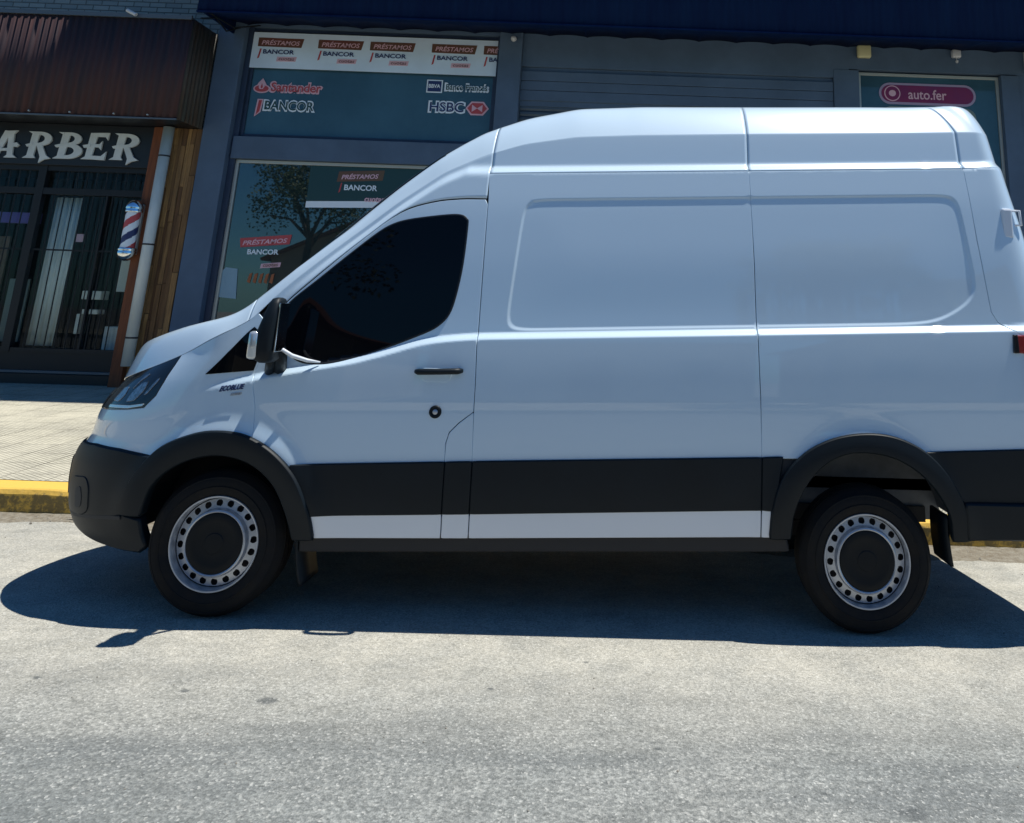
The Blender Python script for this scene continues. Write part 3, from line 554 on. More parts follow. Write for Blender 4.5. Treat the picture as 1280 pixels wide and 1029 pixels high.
MB().prism(pill(6.15,7.72,4.60,4.93),y-.002,y+.003).build('sign_border','st_palegreen',t); MB().prism(pill(6.20,7.67,4.65,4.88),y-.007,y-.003).build('sign_panel','st_green',t)
# small fittings on the wall
t=thing('wall_lamp','cream square bulkhead lamp on the wall above the roller shutter','lamp',(5.84,7.95,5.7)); MB().box(5.73,5.955,7.90,FY-.01,5.70,5.915,bev=.025).build('lamp_cover','cream',t,True); MB().box(5.70,5.985,7.97,FY,5.915,5.94,bev=.004).build('lamp_hood','blue_dark',t)
t=thing('motion_sensor','small grey white sensor box above the right window','sensor',(7.38,7.93,5.75)); MB().box(7.31,7.46,7.90,FY-.01,5.76,5.90,bev=.025).build('sensor_box','greyw',t,True); MB().lathe([(0,5.66),(.02,5.67),(.025,5.70),(.0,5.73)],(7.385,7.93,0),'Z',12).tube([(7.385,7.93,5.72),(7.385,7.96,5.77)],.008,6).build('sensor_eye','greyw',t)
for x,lb in ((7.60,'tiny white wall hook right of the sensor box'),(7.80,'tiny white wall hook farthest right under the awning')):
    tag(MB().tube([(x,FY,5.99),(x,FY-.06,5.97),(x,FY-.06,5.92)],.014,6).build('wall_hook','greyw'),lb,'hook')
tag(MB().box(8.54,8.72,7.85,FY+.02,5.55,6.12,bev=.03).build('junction_box','greyw',smooth=True),'white junction box on the wall at the far right under the awning','box')
t=thing('security_camera','small round white security camera at the top of the middle pillar','camera',(.05,7.9,5.75)); MB().lathe([(0,-.05),(.035,-.045),(.045,-.01),(.045,.03)],(.05,7.84,5.77),n=20).build('camera_body','greyw',t,True); MB().tube([(.05,7.87,5.77),(.085,FY-.09,5.80)],.015,8).build('camera_arm','black_iron',t)
t=MB().tube([(-4.53,6.95,5.60),(-4.50,7.3,5.74),(-4.47,7.6,5.63),(-4.42,7.9,5.80)],.012,6).tube([(-4.4,6.9,5.68),(-4.3,7.5,5.66),(-4.1,7.9,5.85)],.012,6).build('cable','black_iron'); tag(t,'loose dark cables hanging under the left end of the navy awning','cable')
# ================================================================== ACROSS THE STREET (behind the camera, seen only as reflections)
tag(MB().box(-40,40,-12.5,-9.0,-.12,.05).build('far_pavement','tiles'),kind='structure')
def house(x0,x1,y0,h,wallm,gable,label):
    t=thing('house',label,'house',((x0+x1)/2,y0,.05),'houses across the street')
    mb=MB(); xm=(x0+x1)/2; wins=[]; n=3; w=(x1-x0)/n
    mb.box(x0,x1,y0-6,y0-5.8,.0,h); mb.box(x0,x0+.2,y0-5.8,y0-.2,0,h).box(x1-.2,x1,y0-5.8,y0-.2,0,h)
    for k in range(n):
        a=x0+w*k; b=a+w; wa,wb=a+w*.3,b-w*.3; lo=.0 if k==1 else 1.1
        mb.box(a,wa,y0-.2,y0,0,h).box(wb,b,y0-.2,y0,0,h).box(wa,wb,y0-.2,y0,2.3,h)
        if lo: mb.box(wa,wb,y0-.2,y0,0,lo)
        wins.append((wa,wb,lo,2.3))
    if gable: mb.prism([(x0,h),(x1,h),(xm,h+1.9)],y0-.2,y0)
    mb.build('wall',wallm,t)
    for k,(a,b,lo,hi) in enumerate(wins):
        if lo==0: MB().box(a,b,y0-.15,y0-.1,0,hi).build('door','door_wood',t)
        else:
            f=MB().box(a,b,y0-.16,y0-.08,lo,lo+.06).box(a,b,y0-.16,y0-.08,hi-.06,hi).box(a,a+.06,y0-.16,y0-.08,lo+.06,hi-.06).box(b-.06,b,y0-.16,y0-.08,lo+.06,hi-.06).build('window','alum',t); MB().box(a+.06,b-.06,y0-.13,y0-.12,lo+.06,hi-.06).build('pane','glass_top',f)
    if gable: 
        V=[(x0-.3,y0+.3,h-.2),(xm,y0+.3,h+2.0),(x1+.3,y0+.3,h-.2),(x0-.3,y0-6.3,h-.2),(xm,y0-6.3,h+2.0),(x1+.3,y0-6.3,h-.2)]; o=mesh('roof',V,[(0,1,4,3),(1,2,5,4)],'tileroof',t); o.modifiers.new('t','SOLIDIFY').thickness=.12
    else: MB().box(x0-.1,x1+.1,y0-6.1,y0+.25,h,h+.18).build('roof','flash',t)
house(-13,-4,-13.5,3.2,'house1',True,'cream house with clay gable roof across the street, leftmost')
house(-2.5,5,-14.5,3.0,'house2',False,'white flat roofed house across the street between the trees')
house(6.5,15,-13.5,3.1,'house1',True,'cream gabled house across the street, rightmost')
def tree(x,y,h,cr,seed,label):
    rs=random.Random(seed); t=thing('street_tree',label,'tree',(x,y,0),'trees across the street'); mb=MB()
    top=Vector((x+.2,y,h*.55)); mb.tube([(x,y,0),(x+.05,y,h*.25),top],[.20,.16,.12],10); cl=[]
    for k in range(7):
        a=k*2.4+rs.random(); e=Vector((x+cr*.65*math.cos(a),y+cr*.65*math.sin(a),h*(.62+.28*rs.random()))); mb.tube([top-Vector((0,0,h*.12*rs.random())),(top+e)/2+Vector((0,0,.2)),e],[.08,.05,.02],6); cl.append(e)
    cl+= [Vector((x+rs.gauss(0,cr*.45),y+rs.gauss(0,cr*.45),h*(.65+.3*rs.random()))) for k in range(26)]
    mb.build('trunk','bark',t); V=[];Fc=[]
    for c_ in cl:
        for k in range(150):
            d=Vector((rs.gauss(0,1),rs.gauss(0,1),rs.gauss(0,.8))); d=d.normalized()*(rs.random()**.4)*cr*.36; p=c_+d; u=Vector((rs.gauss(0,1),rs.gauss(0,1),rs.gauss(0,1))).normalized()*.07; w=u.cross(Vector((rs.gauss(0,1),rs.gauss(0,1),rs.gauss(0,1)))).normalized()*.045
            k0=len(V); V+=[p-u,p+w,p+u,p-w]; Fc.append((k0,k0+1,k0+2,k0+3))
    mesh('crown',V,Fc,'leaf',t)
tree(-5.5,-10.6,6.5,2.1,3,'street tree across the road in front of the leftmost house'); tree(5.8,-10.8,5.6,1.8,5,'smaller street tree across the road between two houses'); tree(-10.5,-10.5,7.2,2.3,8,'tallest street tree across the road, far left')
# ================================================================== VAN
van=thing('delivery_van','white high roof panel van with black side mouldings parked at the kerb','van',(1.65,.96,0))
def resample(poly,st):
    out=[]; n=len(poly)
    for i in range(n):
        p,q=np.array(poly[i],float),np.array(poly[(i+1)%n],float); k=max(1,int(np.ceil(np.hypot(*(q-p))/st)))
        out+= [tuple(p+(q-p)*j/k) for j in range(k)]
    return out
def rounded(poly,r,n=4):
    """round every corner of an outline; r may be a list"""
    N=len(poly); rs=r if isinstance(r,(list,tuple)) else [r]*N; out=[]
    for i in range(N):
        p0,p,p1=(np.array(poly[(i+k)%N],float) for k in (-1,0,1)); a=p0-p; b=p1-p; la,lb=np.hypot(*a),np.hypot(*b); d=min(rs[i],la*.45,lb*.45)
        if d<1e-4: out.append(tuple(p)); continue
        A,Bq=p+a/la*d,p+b/lb*d
        for k in range(n+1):
            t=k/n; out.append(tuple((1-t)**2*A+2*t*(1-t)*p+t*t*Bq))
    return out
def smooth_open(pts,n=6):
    """Catmull-Rom through open points"""
    P=[np.array(p,float) for p in pts]; P=[2*P[0]-P[1]]+P+[2*P[-1]-P[-2]]; out=[]
    for i in range(1,len(P)-2):
        for k in range(n):
            t=k/n; a,b,c,d=P[i-1:i+3]; out.append(tuple(.5*((2*b)+(c-a)*t+(2*a-5*b+4*c-d)*t*t+(3*b-a-3*c+d)*t**3)))
    out.append(tuple(P[-2])); return out
def shrink(poly,d):
    A=sum(poly[i][0]*poly[(i+1)%len(poly)][1]-poly[(i+1)%len(poly)][0]*poly[i][1] for i in range(len(poly))); s=1 if A>0 else -1
    out=[]; N=len(poly)
    for i in range(N):
        p0,p,p1=(np.array(poly[(i+k)%N],float) for k in (-1,0,1)); t=p1-p0; t/=np.hypot(*t)+1e-9; out.append(tuple(p+s*d*np.array([-t[1],t[0]])))
    return out
def inside(px,pz,poly):
    c=np.zeros(px.shape,bool); n=len(poly)
    for i in range(n):
        x0,z0=poly[i]; x1,z1=poly[(i+1)%n]
        m=((z0>pz)!=(z1>pz)); 
        with np.errstate(all='ignore'): xx=(x1-x0)*(pz-z0)/(z1-z0)+x0
        c^=m&(px<xx)
    return c
def dist(px,pz,poly):
    d=np.full(px.shape,9.); n=len(poly)
    for i in range(n):
        a=np.array(poly[i]); b=np.array(poly[(i+1)%n]); ab=b-a; L=ab@ab+1e-12
        t=np.clip(((px-a[0])*ab[0]+(pz-a[1])*ab[1])/L,0,1); d=np.minimum(d,np.hypot(px-a[0]-t*ab[0],pz-a[1]-t*ab[1]))
    return d
def patch(name,poly,m,off=.0,thick=.012,parent=None,da=.03,dz=.014,both=True,gap=0.,bevel=.003,bulge=0.,label=None,cols=None):
    """a body panel: outline in (a,z) laid on the side surface, lifted by off, with turned-in edges"""
    if gap: poly=shrink(poly,gap)
    bd=resample(poly,.02); A=np.array(poly); 
    if cols is None: aa,zz=np.meshgrid(np.arange(A[:,0].min(),A[:,0].max(),da),np.arange(A[:,1].min(),A[:,1].max(),dz)); aa=aa.ravel(); zz=zz.ravel()
    else: aa,zz=np.meshgrid(cols,ROWS); aa=aa.ravel(); zz=zz.ravel()+K*(aa-1.6)
    ins=inside(aa,zz,bd); aa,zz=aa[ins],zz[ins]; dd=dist(aa,zz,bd); k=dd>.006; aa,zz,dd=aa[k],zz[k],dd[k]
    nb=len(bd); pts=[Vector(p) for p in bd]+[Vector((a,z)) for a,z in zip(aa,zz)]
    V2,_,F2,_,_,_=delaunay_2d_cdt(pts,[],[list(range(nb))],1,1e-5)
    a=np.array([p.x for p in V2]); z=np.array([p.y for p in V2]); P=sideP(a,z); N=sideN(a,z)
    if bulge: 
        db=dist(a,z,bd); P=P+N*(bulge*(1-(1-np.clip(db/.05,0,1))**2))[:,None]
    ba=np.array([p[0] for p in bd]); bz=np.array([p[1] for p in bd]); BP=sideP(ba,bz); BN=sideN(ba,bz)
    T_=np.roll(BP,-1,0)-np.roll(BP,1,0); T_/=np.linalg.norm(T_,axis=1,keepdims=True)+1e-9
    ar=sum(bd[i][0]*bd[(i+1)%nb][1]-bd[(i+1)%nb][0]*bd[i][1] for i in range(nb)); O=np.cross(T_,BN)*(1 if ar>0 else -1)
    r1=BP+BN*(off-bevel)+O*bevel; r2=BP+BN*(off-thick)+O*bevel
    for side_ in ((1,-1) if both else (1,)):
        v=np.concatenate([P+N*off,BP+BN*off,r1,r1,r2]); nn=np.concatenate([N,BN*.8+O*.6,BN*.3+O*.95,O,O]); n0=len(P)
        f=[]
        for q in F2:
            q=list(q); p=[P[i] for i in q[:3]]; nrm=np.cross(p[1]-p[0],p[2]-p[0]); f.append(q if nrm@N[q[0]]>0 else q[::-1])
        def ring(s0,s1):
            for i in range(nb):
                j=(i+1)%nb; q=[s0+i,s0+j,s1+j,s1+i]; nr=np.cross(v[q[1]]-v[q[0]],v[q[3]]-v[q[0]]); f.append(q if nr@O[i]>0 or s0==n0 and nr@(O[i]+BN[i])>0 else q[::-1])
        ring(n0,n0+nb); ring(n0+2*nb,n0+3*nb)
        v=v.copy(); nn=nn/np.linalg.norm(nn,axis=1,keepdims=True)
        if side_<0: v[:,1]=2*CY-v[:,1]; nn[:,1]*=-1; f=[q[::-1] for q in f]
        o=mesh(name,v,f,m,parent or van,True); o.data.normals_split_custom_set_from_vertices([tuple(x) for x in nn])
        if label and side_>0: o['label']=label
        if side_>0: first=o
    return first
FO=[(-.504,.474),(-.456,.612),(-.404,.699),(-.325,.79),(-.203,.845),(-.071,.873),(.083,.866),(.216,.816),(.327,.735),(.405,.643),(.467,.511),(.495,.386)]
FI=[(.402,.383),(.362,.504),(.291,.636),(.18,.729),(.051,.771),(-.075,.772),(-.195,.737),(-.289,.677),(-.353,.597),(-.398,.47)]
RO=[(2.803,.447),(2.815,.58),(2.863,.724),(2.98,.85),(3.13,.924),(3.298,.952),(3.452,.936),(3.596,.871),(3.709,.761),(3.781,.639),(3.818,.52),(3.826,.462)]
RI=[(3.745,.457),(3.725,.58),(3.660,.693),(3.566,.787),(3.446,.852),(3.318,.877),(3.189,.869),(3.072,.816),(2.978,.716),(2.915,.581),(2.899,.447)]
def e_(a): return float(ez(np.array([a]))[0])
ROWS=np.concatenate([np.arange(.70,1.36,.02),np.arange(1.36,1.47,.004),np.arange(1.47,1.76,.007),np.arange(1.76,2.10,.015),np.arange(2.10,2.17,.004),np.arange(2.17,2.40,.008)])
COL1=np.concatenate([np.arange(1.20,1.32,.02),np.arange(1.32,1.46,.004),np.arange(1.46,2.80,.03)]); COL2=np.concatenate([np.arange(2.69,3.55,.022),np.arange(3.55,4.02,.006),np.arange(4.02,4.5,.015)])
# --- painted panels
hl=[(-.847,.941),(-.68,.955),(-.557,.971),(-.52,1.033),(-.528,1.101),(-.564,1.181),(-.597,e_(-.597)-.004)]
fend=[(-.34,.740),(-.605,.752),(-.833,.755),(-1.0,.742),(-1.2,.732),(A0+.004,.725),(A0+.004,.90),(-1.1,.925)]+hl+[(a,e_(a)-.004) for a in (-.5,-.4,-.3,-.2,-.1,-.03,.03)]+[(.09,1.42),(.105,1.27),(.078,1.165),(.13,1.0),(.152,.80),(.083,.84),(-.07,.85),(-.2,.82),(-.31,.765)]
patch('front_fender',fend,'paint',gap=.0015,da=.02,dz=.01)
door_top=smooth_open([(.105,1.405),(.169,1.502),(.349,1.686),(.539,1.867),(.738,2.035),(.909,2.101),(1.065,2.125),(1.209,2.13)],4)
door=[(.345,.70),(.312,.74),(.238,.78),(.152,.80),(.13,1.0),(.078,1.165),(.105,1.27)]+door_top+[(1.225,2.10),(1.232,1.766),(1.239,1.426),(1.254,1.145),(1.257,1.008),(1.185,.952),(1.140,.905),(1.126,.85),(1.126,.757)]
fd=patch('front_door',door,'paint',gap=.0042,dz=.006,da=.025)
patch('filler_flap',rounded([(1.127,.757),(1.127,.85),(1.141,.903),(1.186,.950),(1.257,1.006),(1.270,.764)],.01),'paint',gap=.003)
patch('sliding_door',[(1.27,.76),(1.257,1.008),(1.254,1.145),(1.239,1.426),(1.232,1.766),(1.223,2.125),(1.214,2.284),(2.712,2.351),(2.732,1.815),(2.740,1.39),(2.750,1.109),(2.754,.82)],'paint',gap=.0042,cols=COL1)
patch('rear_quarter',[(2.754,.82),(2.75,1.109),(2.74,1.39),(2.732,1.815),(2.712,2.351),(3.97,2.407),(3.997,1.99),(4.033,1.596),(4.062,1.542),(4.17,1.478),(4.44,1.478),(4.44,.915),(4.1,.895),(3.80,.885),(3.62,.862),(3.452,.93),(3.298,.945),(3.13,.915),(2.98,.84),(2.94,.825)],'paint',gap=.0042,cols=COL2)
patch('rear_pillar',[(3.97,2.407),(3.997,1.99),(4.033,1.596),(4.062,1.542),(4.17,1.478),(4.44,1.478),(4.44,2.43),(4.2,2.425)],'paint',gap=.003)
patch('rear_door',[(4.45,.66),(A1-.004,.66),(A1-.004,2.43),(4.45,2.43)],'paint',gap=.003,da=.05,dz=.03)
# --- black mouldings, white lower strips, sill
def band(name,x0,x1,lo,hi,m,off,x0b=None,x1b=None,**kw):
    return patch(name,[(x0b or x0,lo(x0)),(x1b or x1,lo(x1)),(x1,hi(x1)),(x0,hi(x0))],m,off=off,dz=.02,da=.05,**kw)
bt=lambda a: float(np.interp(a,[.386,1.268,2.745,3.596,4.126,4.5],[.727,.766,.824,.872,.900,.917]))
st=lambda a: float(np.interp(a,[.48,1.284,2.787],[.491,.519,.575])); sb=lambda a: float(np.interp(a,[.495,1.29,2.791],[.386,.404,.446]))
stt=lambda a: st(a)+.003
xs=[(.36,1.127),(1.137,1.266),(1.276,2.750),(2.760,2.86)]
for i,(a,b) in enumerate(xs):
    band('side_moulding',a,b,stt,bt,'trim',.013,x0b=.455 if i==0 else None,x1b=2.82 if i==3 else None,bevel=.005)
    band('lower_strip',a+.11 if i==0 else a,b if i<3 else 2.80,sb,st,'strip',.006)
patch('side_moulding',[(3.66,.80),(3.60,.873),(3.80,.883),(4.126,.900),(4.44,.916),(4.44,.64),(3.80,.636)],'trim',off=.013,bevel=.005)
patch('rear_bumper',[(3.815,.47),(3.80,.630),(4.44,.634),(A1-.003,.634),(A1-.003,.475),(4.3,.473)],'trim',off=.030,thick=.04,bevel=.012)
patch('sill',[(.43,.315),(.43,.383),(1.29,.401),(2.88,.446),(2.90,.372)],'underbody',off=-.012,thick=.05,bevel=.01)
patch('front_wheel_arch',smooth_open(FO,5)+smooth_open(FI,5),'trim',off=.024,thick=.06,bevel=.010,dz=.02)
patch('rear_wheel_arch',smooth_open(RO,5)+smooth_open(RI,5),'trim',off=.022,thick=.06,bevel=.010,dz=.02)
bump=patch('front_bumper',[(-.368,.738),(-.605,.757),(-.833,.760),(-1.0,.747),(-1.2,.737),(A0+.003,.730),(A0+.003,.33),(-1.3,.33),(-.9,.315),(-.62,.295),(-.46,.292),(-.41,.32),(-.41,.44),(-.516,.468),(-.468,.612),(-.414,.703)],'trim',off=.014,thick=.05,bevel=.012,bulge=.006)
patch('bumper_lip',[(-.50,.462),(-.9,.425),(-1.2,.42),(A0+.003,.42),(A0+.003,.405),(-1.2,.405),(-.9,.41),(-.50,.446)],'shell',off=.0205,thick=.01,dz=.01,bevel=.001,parent=bump,both=False)
fogp=rounded([(-.93,.60),(-.775,.615),(-.735,.57),(-.735,.46),(-.80,.435),(-.93,.43)],.03)
fog=patch('fog_lamp_bezel',fogp,'trim',off=.024,thick=.02,dz=.02,bevel=.004)
patch('fog_lamp',rounded([(-.87,.55),(-.81,.57),(-.79,.52),(-.80,.47),(-.86,.46)],.02),'shell',off=.0262,thick=.01,parent=fog,both=False,bevel=.001)
patch('grille',[(-1.07,.93),(A0+.003,.93),(A0+.003,1.02),(-1.15,1.01),(-1.07,1.0)],'trim',off=.004)
patch('grille',[(-1.15,.48),(A0+.003,.48),(A0+.003,.66),(-1.15,.66)],'shell',off=.026)
# --- headlight
hlo=[(-1.03,.932)]+hl+[(-.7,e_(-.7)-.004),(-.83,e_(-.83)-.004),(-.95,e_(-.95)-.006),(-1.03,e_(-1.03)-.01)]
lamp=patch('headlight',hlo,'lamp_house',off=.002,gap=.003,dz=.01,da=.02)
for pl in ([(-.74,.99),(-.67,1.0),(-.645,1.05),(-.66,1.095),(-.71,1.09),(-.745,1.04)],[(-.90,.985),(-.82,.985),(-.80,1.02),(-.83,1.06),(-.89,1.05)],[(-.77,1.05),(-.75,1.10),(-.72,1.13),(-.76,1.13)],[(-.62,1.03),(-.60,1.04),(-.58,1.11),(-.60,1.12)]):
    patch('headlight_reflector',rounded(pl,.012),'reflector',off=.005,parent=lamp,both=False,thick=.004,bevel=.001)
patch('daytime_strip',[(-.90,.950),(-.68,.962),(-.575,.980),(-.57,.990),(-.68,.974),(-.90,.962)],'lensclear',off=.006,parent=lamp,both=False,thick=.005,bevel=.001)
# --- glass
def ring_off(poly,d): return shrink(poly,-d)
win=smooth_open([(.196,1.46),(.215,1.522),(.356,1.655),(.508,1.799),(.643,1.920),(.72,1.968),(.80,1.993),(.92,2.014),(1.03,2.028),(1.085,2.026),(1.111,2.008),(1.118,1.975),(1.114,1.762),(1.093,1.589),(1.068,1.496),(1.023,1.44),(.951,1.397),(.749,1.313),(.587,1.259),(.47,1.230),(.38,1.225),(.317,1.233),(.257,1.27),(.222,1.33),(.196,1.46)],4)[:-1]
w1=patch('window_seal',ring_off(win,.008),'seal',off=.004,parent=fd,both=False,bevel=.002)
patch('side_window',win,'carglass',off=.007,parent=fd,both=False,bevel=.001)
# far-side window
patch('quarter_window',[(-.236,1.151),(-.141,1.262),(-.02,1.366),(.02,1.395),(.045,1.38),(.09,1.27),(.072,1.176)],'carglass',off=.004,bevel=.001)
# --- roof, bonnet and far side: one skin per pressed panel
def cap(name,a0,a1,zlow,na,m='paint',zr=14,rf=30,fr=None):
    A_=np.linspace(a0,a1,na); fs=1-np.cos(np.linspace(0,1,rf)*np.pi/2) if fr is None else fr; rows=[]
    e=ez(A_); zl=np.minimum(np.array([zlow(a) for a in A_]),e-.001)
    for k in range(zr): rows.append(sideP(A_,zl+(e-zl)*k/zr))
    for f in fs: rows.append(capP(A_,np.full(na,f)))
    Gd=np.array(rows); n=len(Gd); mir=Gd[:-1].copy()[::-1]; mir[...,1]=2*CY-mir[...,1]
    Gd=np.concatenate([Gd,mir]); n=len(Gd)
    f=[(i*na+j,i*na+j+1,(i+1)*na+j+1,(i+1)*na+j) for i in range(n-1) for j in range(na-1)]
    o=mesh(name,Gd.reshape(-1,3),f,m,van,True); 
    s=o.modifiers.new('skin','SOLIDIFY'); s.thickness=.006; s.offset=-1
    return o
gut=lambda a: 2.284+K*(a-1.2)
dtop=lambda a: float(np.interp(a,[p[0] for p in door_top],[p[1]+.006 for p in door_top]))
cap('bonnet',A0+.002,-.035,lambda a:9,120,zr=2)
cap('cab_roof',-.03,1.2150,lambda a: dtop(a) if a>.105 else 9,110)
cap('high_roof',1.2175,2.7112,gut,90,zr=24,rf=40)
cap('high_roof',2.7138,3.9688,gut,80,zr=24,rf=40)
cap('rear_roof',3.9712,A1-.001,gut,70,zr=24,rf=40)
# windscreen glass, laid on the cab skin
ws=[]; A_=np.linspace(-.02,.93,40); fr=np.concatenate([np.linspace(.10,1,24)])
Gw=np.array([capP(A_,np.full(40,f)) for f in fr]); mir=Gw[:-1][::-1].copy(); mir[...,1]=2*CY-mir[...,1]; Gw=np.concatenate([Gw,mir]); Gw[...,2]+=.004; Gw[...,0]-=.003
mesh('windscreen',Gw.reshape(-1,3),[(i*40+j,i*40+j+1,(i+1)*40+j+1,(i+1)*40+j) for i in range(len(Gw)-1) for j in range(39)],'carglass',van,True)
# --- dark inner shell with wheel wells
A_=np.concatenate([np.linspace(A0,.35,60),np.linspace(.38,4.05,150),np.linspace(4.08,A1,50)]); rows=[]; e=ez(A_)
lo=np.interp(A_,[A0,-.4,.5,3,4,A1],[.36,.36,.34,.40,.52,.52])
for k in range(60):
    z=lo+(e-.02-lo)*k/59; rows.append(sideP(A_,z)-sideN(A_,z)*.014)
Gd=np.array(rows); v=Gd.reshape(-1,3); na=len(A_); f=[]
for i in range(59):
    for j in range(na-1):
        c=(Gd[i,j]+Gd[i+1,j+1])/2
        if np.hypot(c[0]-.0,c[2]-.36)<.455 or np.hypot(c[0]-3.33,c[2]-.40)<.505: continue
        f.append((i*na+j,i*na+j+1,(i+1)*na+j+1,(i+1)*na+j))
vm=v.copy(); vm[:,1]=2*CY-vm[:,1]; nf=len(v)
mesh('body_shell',np.concatenate([v,vm]),f+[tuple(q+nf for q in reversed(ff)) for ff in f],'shell',van,True)
mb=MB(); mb.box(.46,2.80,.07,1.85,.36,.42).box(-.9,.46,.42,1.50,.40,.46).box(2.80,4.3,.42,1.50,.60,.66).box(3.86,4.36,.06,.42,.60,.64).box(.0,3.4,.62,.72,.30,.38).box(.0,3.4,1.2,1.3,.30,.38)
mb.tube([(-.02,.3,.33),(-.02,1.65,.30)],.035).tube([(3.3,.25,.33),(3.3,1.7,.30)],.05).tube([(2.4,1.0,.33),(3.0,1.05,.33),(3.9,1.2,.36)],.03)
mb.box(2.9,3.75,.40,.46,.44,.52)
mb.build('underbody','underbody',van)
for cx,cz,Rr in ((.0,.36,.47),(3.325,.40,.515)):
    for s in (1,-1):
        V=[];Fc=[];n=28
        for i in range(n+1):
            t=math.pi*((.075+.85*i/n) if cx>1 else i/n); 
            for yy in (.03,.42): V.append((cx+Rr*math.cos(t),yy if s>0 else 2*CY-yy,cz+Rr*math.sin(t)))
        for i in range(n): Fc.append((2*i,2*i+1,2*i+3,2*i+2))
        k=len(V); V+=[(cx+Rr*math.cos(math.pi*i/n),.42 if s>0 else 2*CY-.42,cz+.05+Rr*math.sin(math.pi*i/n)) for i in range(n+1)]
        Fc.append(tuple(range(k,k+n+1)))
        mesh('wheel_liner',V,Fc,'liner' if cx>1 else 'underbody',van)
# --- wheels
def wheel(cx,cy,cz,flip,label=None):
    w=bpy.data.objects.new('wheel',None); COL.objects.link(w); w.parent=van; w.location=Vector((cx,cy,cz))-van.location; w.rotation_euler=(0,0,math.pi if flip else 0)
    return w
def child(o,w): o.location=(0,0,0); return o
PR=[(.215,.030),(.222,.016),(.236,.006),(.262,-.001),(.264,-.004),(.268,-.004),(.270,0),(.288,0.0),(.306,.006),(.308,.004),(.312,.005),(.314,.010),(.324,.020),(.332,.034),(.334,.036),(.338,.050)]
for g0 in (.062,.094,.126,.158): PR+=[(.341,g0-.009),(.341,g0+.009),(.333,g0+.010),(.333,g0+.020)]
PR+=[(.338,.175),(.330,.19),(.30,.212),(.26,.215),(.215,.20)]
def make_wheel(w):
    t=MB(); t.lathe(PR,(0,0,0),n=96); 
    for k in range(0):
        a=2*math.pi*k/64; 
        for (y0,y1) in ((.030,.050),(.163,.182)):
            c,s=math.cos(a),math.sin(a); u=(-s,c); q=[]
            for rr in (.325,.3425):
                for yy in (y0,y1):
                    for tt in (-.010,.010): q.append((rr*c+u[0]*tt,yy,rr*s+u[1]*tt))
            t.add(q,[(0,1,3,2),(4,6,7,5),(0,4,5,1),(2,3,7,6),(0,2,6,4),(1,5,7,3)])
    tyre=t.build('tyre','rubber'); tyre.data.shade_smooth(); tyre.data.set_sharp_from_angle(angle=.6); tyre.parent=w
    r=MB(); r.lathe([(.2215,.020),(.2225,.012),(.2205,.008),(.2145,.009),(.2120,.014),(.2085,.030),(.2070,.050),(.2062,.066)],(0,0,0),n=96)
    r.lathe([(.2062,.066),(.2050,.064),(.2035,.054),(.2025,.050)],(0,0,0),n=96)
    r.lathe([(.1605,.042),(.158,.026),(.154,.016),(.148,.013),(.143,.016),(.140,.030),(.12,.034)],(0,0,0),n=72)
    # pierced ring
    pts=[];edges=[];hf=[]; n=96
    for Rr in (.2025,.1605):
        k=len(pts); pts+=[Vector((Rr*math.cos(2*math.pi*i/n),Rr*math.sin(2*math.pi*i/n))) for i in range(n)]; edges+=[(k+i,k+(i+1)%n) for i in range(n)]
    holes=[]
    for h in range(20):
        a=2*math.pi*h/20+.08; k=len(pts); holes.append((.1825*math.cos(a),.1825*math.sin(a)))
        for i in range(14):
            b=2*math.pi*i/14; rx,rt=.0172*math.cos(b),.0165*math.sin(b); R0=.1820+rx; pts.append(Vector((R0*math.cos(a)-rt*math.sin(a),R0*math.sin(a)+rt*math.cos(a))))
        edges+=[(k+i,k+(i+1)%14) for i in range(14)]
    V2,E2,F2,_,_,_=delaunay_2d_cdt(pts,edges,[],0,1e-6)
    V=[(q.x,.050-.008*(1-(math.hypot(q.x,q.y)-.1605)/.042),q.y) for q in V2]; Fc=[]
    for q in F2:
        cx_,cz_=sum(V[i][0] for i in q)/3,sum(V[i][2] for i in q)/3; rr=math.hypot(cx_,cz_)
        if rr<.1603 or rr>.2026: continue
        if any(math.hypot(cx_-hx,cz_-hz)<.0145 for hx,hz in holes): continue
        Fc.append(tuple(q))
    r.add(V,Fc)
    rim=r.build('rim','steel'); rim.data.shade_smooth(); rim.data.set_sharp_from_angle(angle=.5); rim.parent=w
    b=MB(); b.lathe([(.206,.05),(.204,.19),(.0,.19)],(0,0,0),n=48); b.lathe([(.206,.085),(.0,.085)],(0,0,0),n=48); bb=b.build('brake_drum','steel_dark'); bb.parent=w
    c=MB(); c.lathe([(.141,.026),(.139,.017),(.130,.014),(.105,.013),(.100,.015),(.050,.014),(.046,.011),(.0,.010)],(0,0,0),n=64)
    for k in range(0):
        a=2*math.pi*k/5+.3; c.lathe([(.011,.012),(.011,.003),(.0,.002)],(.085*math.cos(a),0,.085*math.sin(a)),n=10)
    hc=c.build('hub_cap','cap_black'); hc.data.shade_smooth(); hc.data.set_sharp_from_angle(angle=.5); hc.parent=w
w0=wheel(0,0.0,.341,False); make_wheel(w0)
for (x,y,z,fl) in ((3.3,0,.341,False),(0,1.92,.262,True),(3.3,1.92,.245,True)):
    w=wheel(x,y,z,fl)
    for ch in list(w0.children):
        c=ch.copy(); COL.objects.link(c); c.parent=w
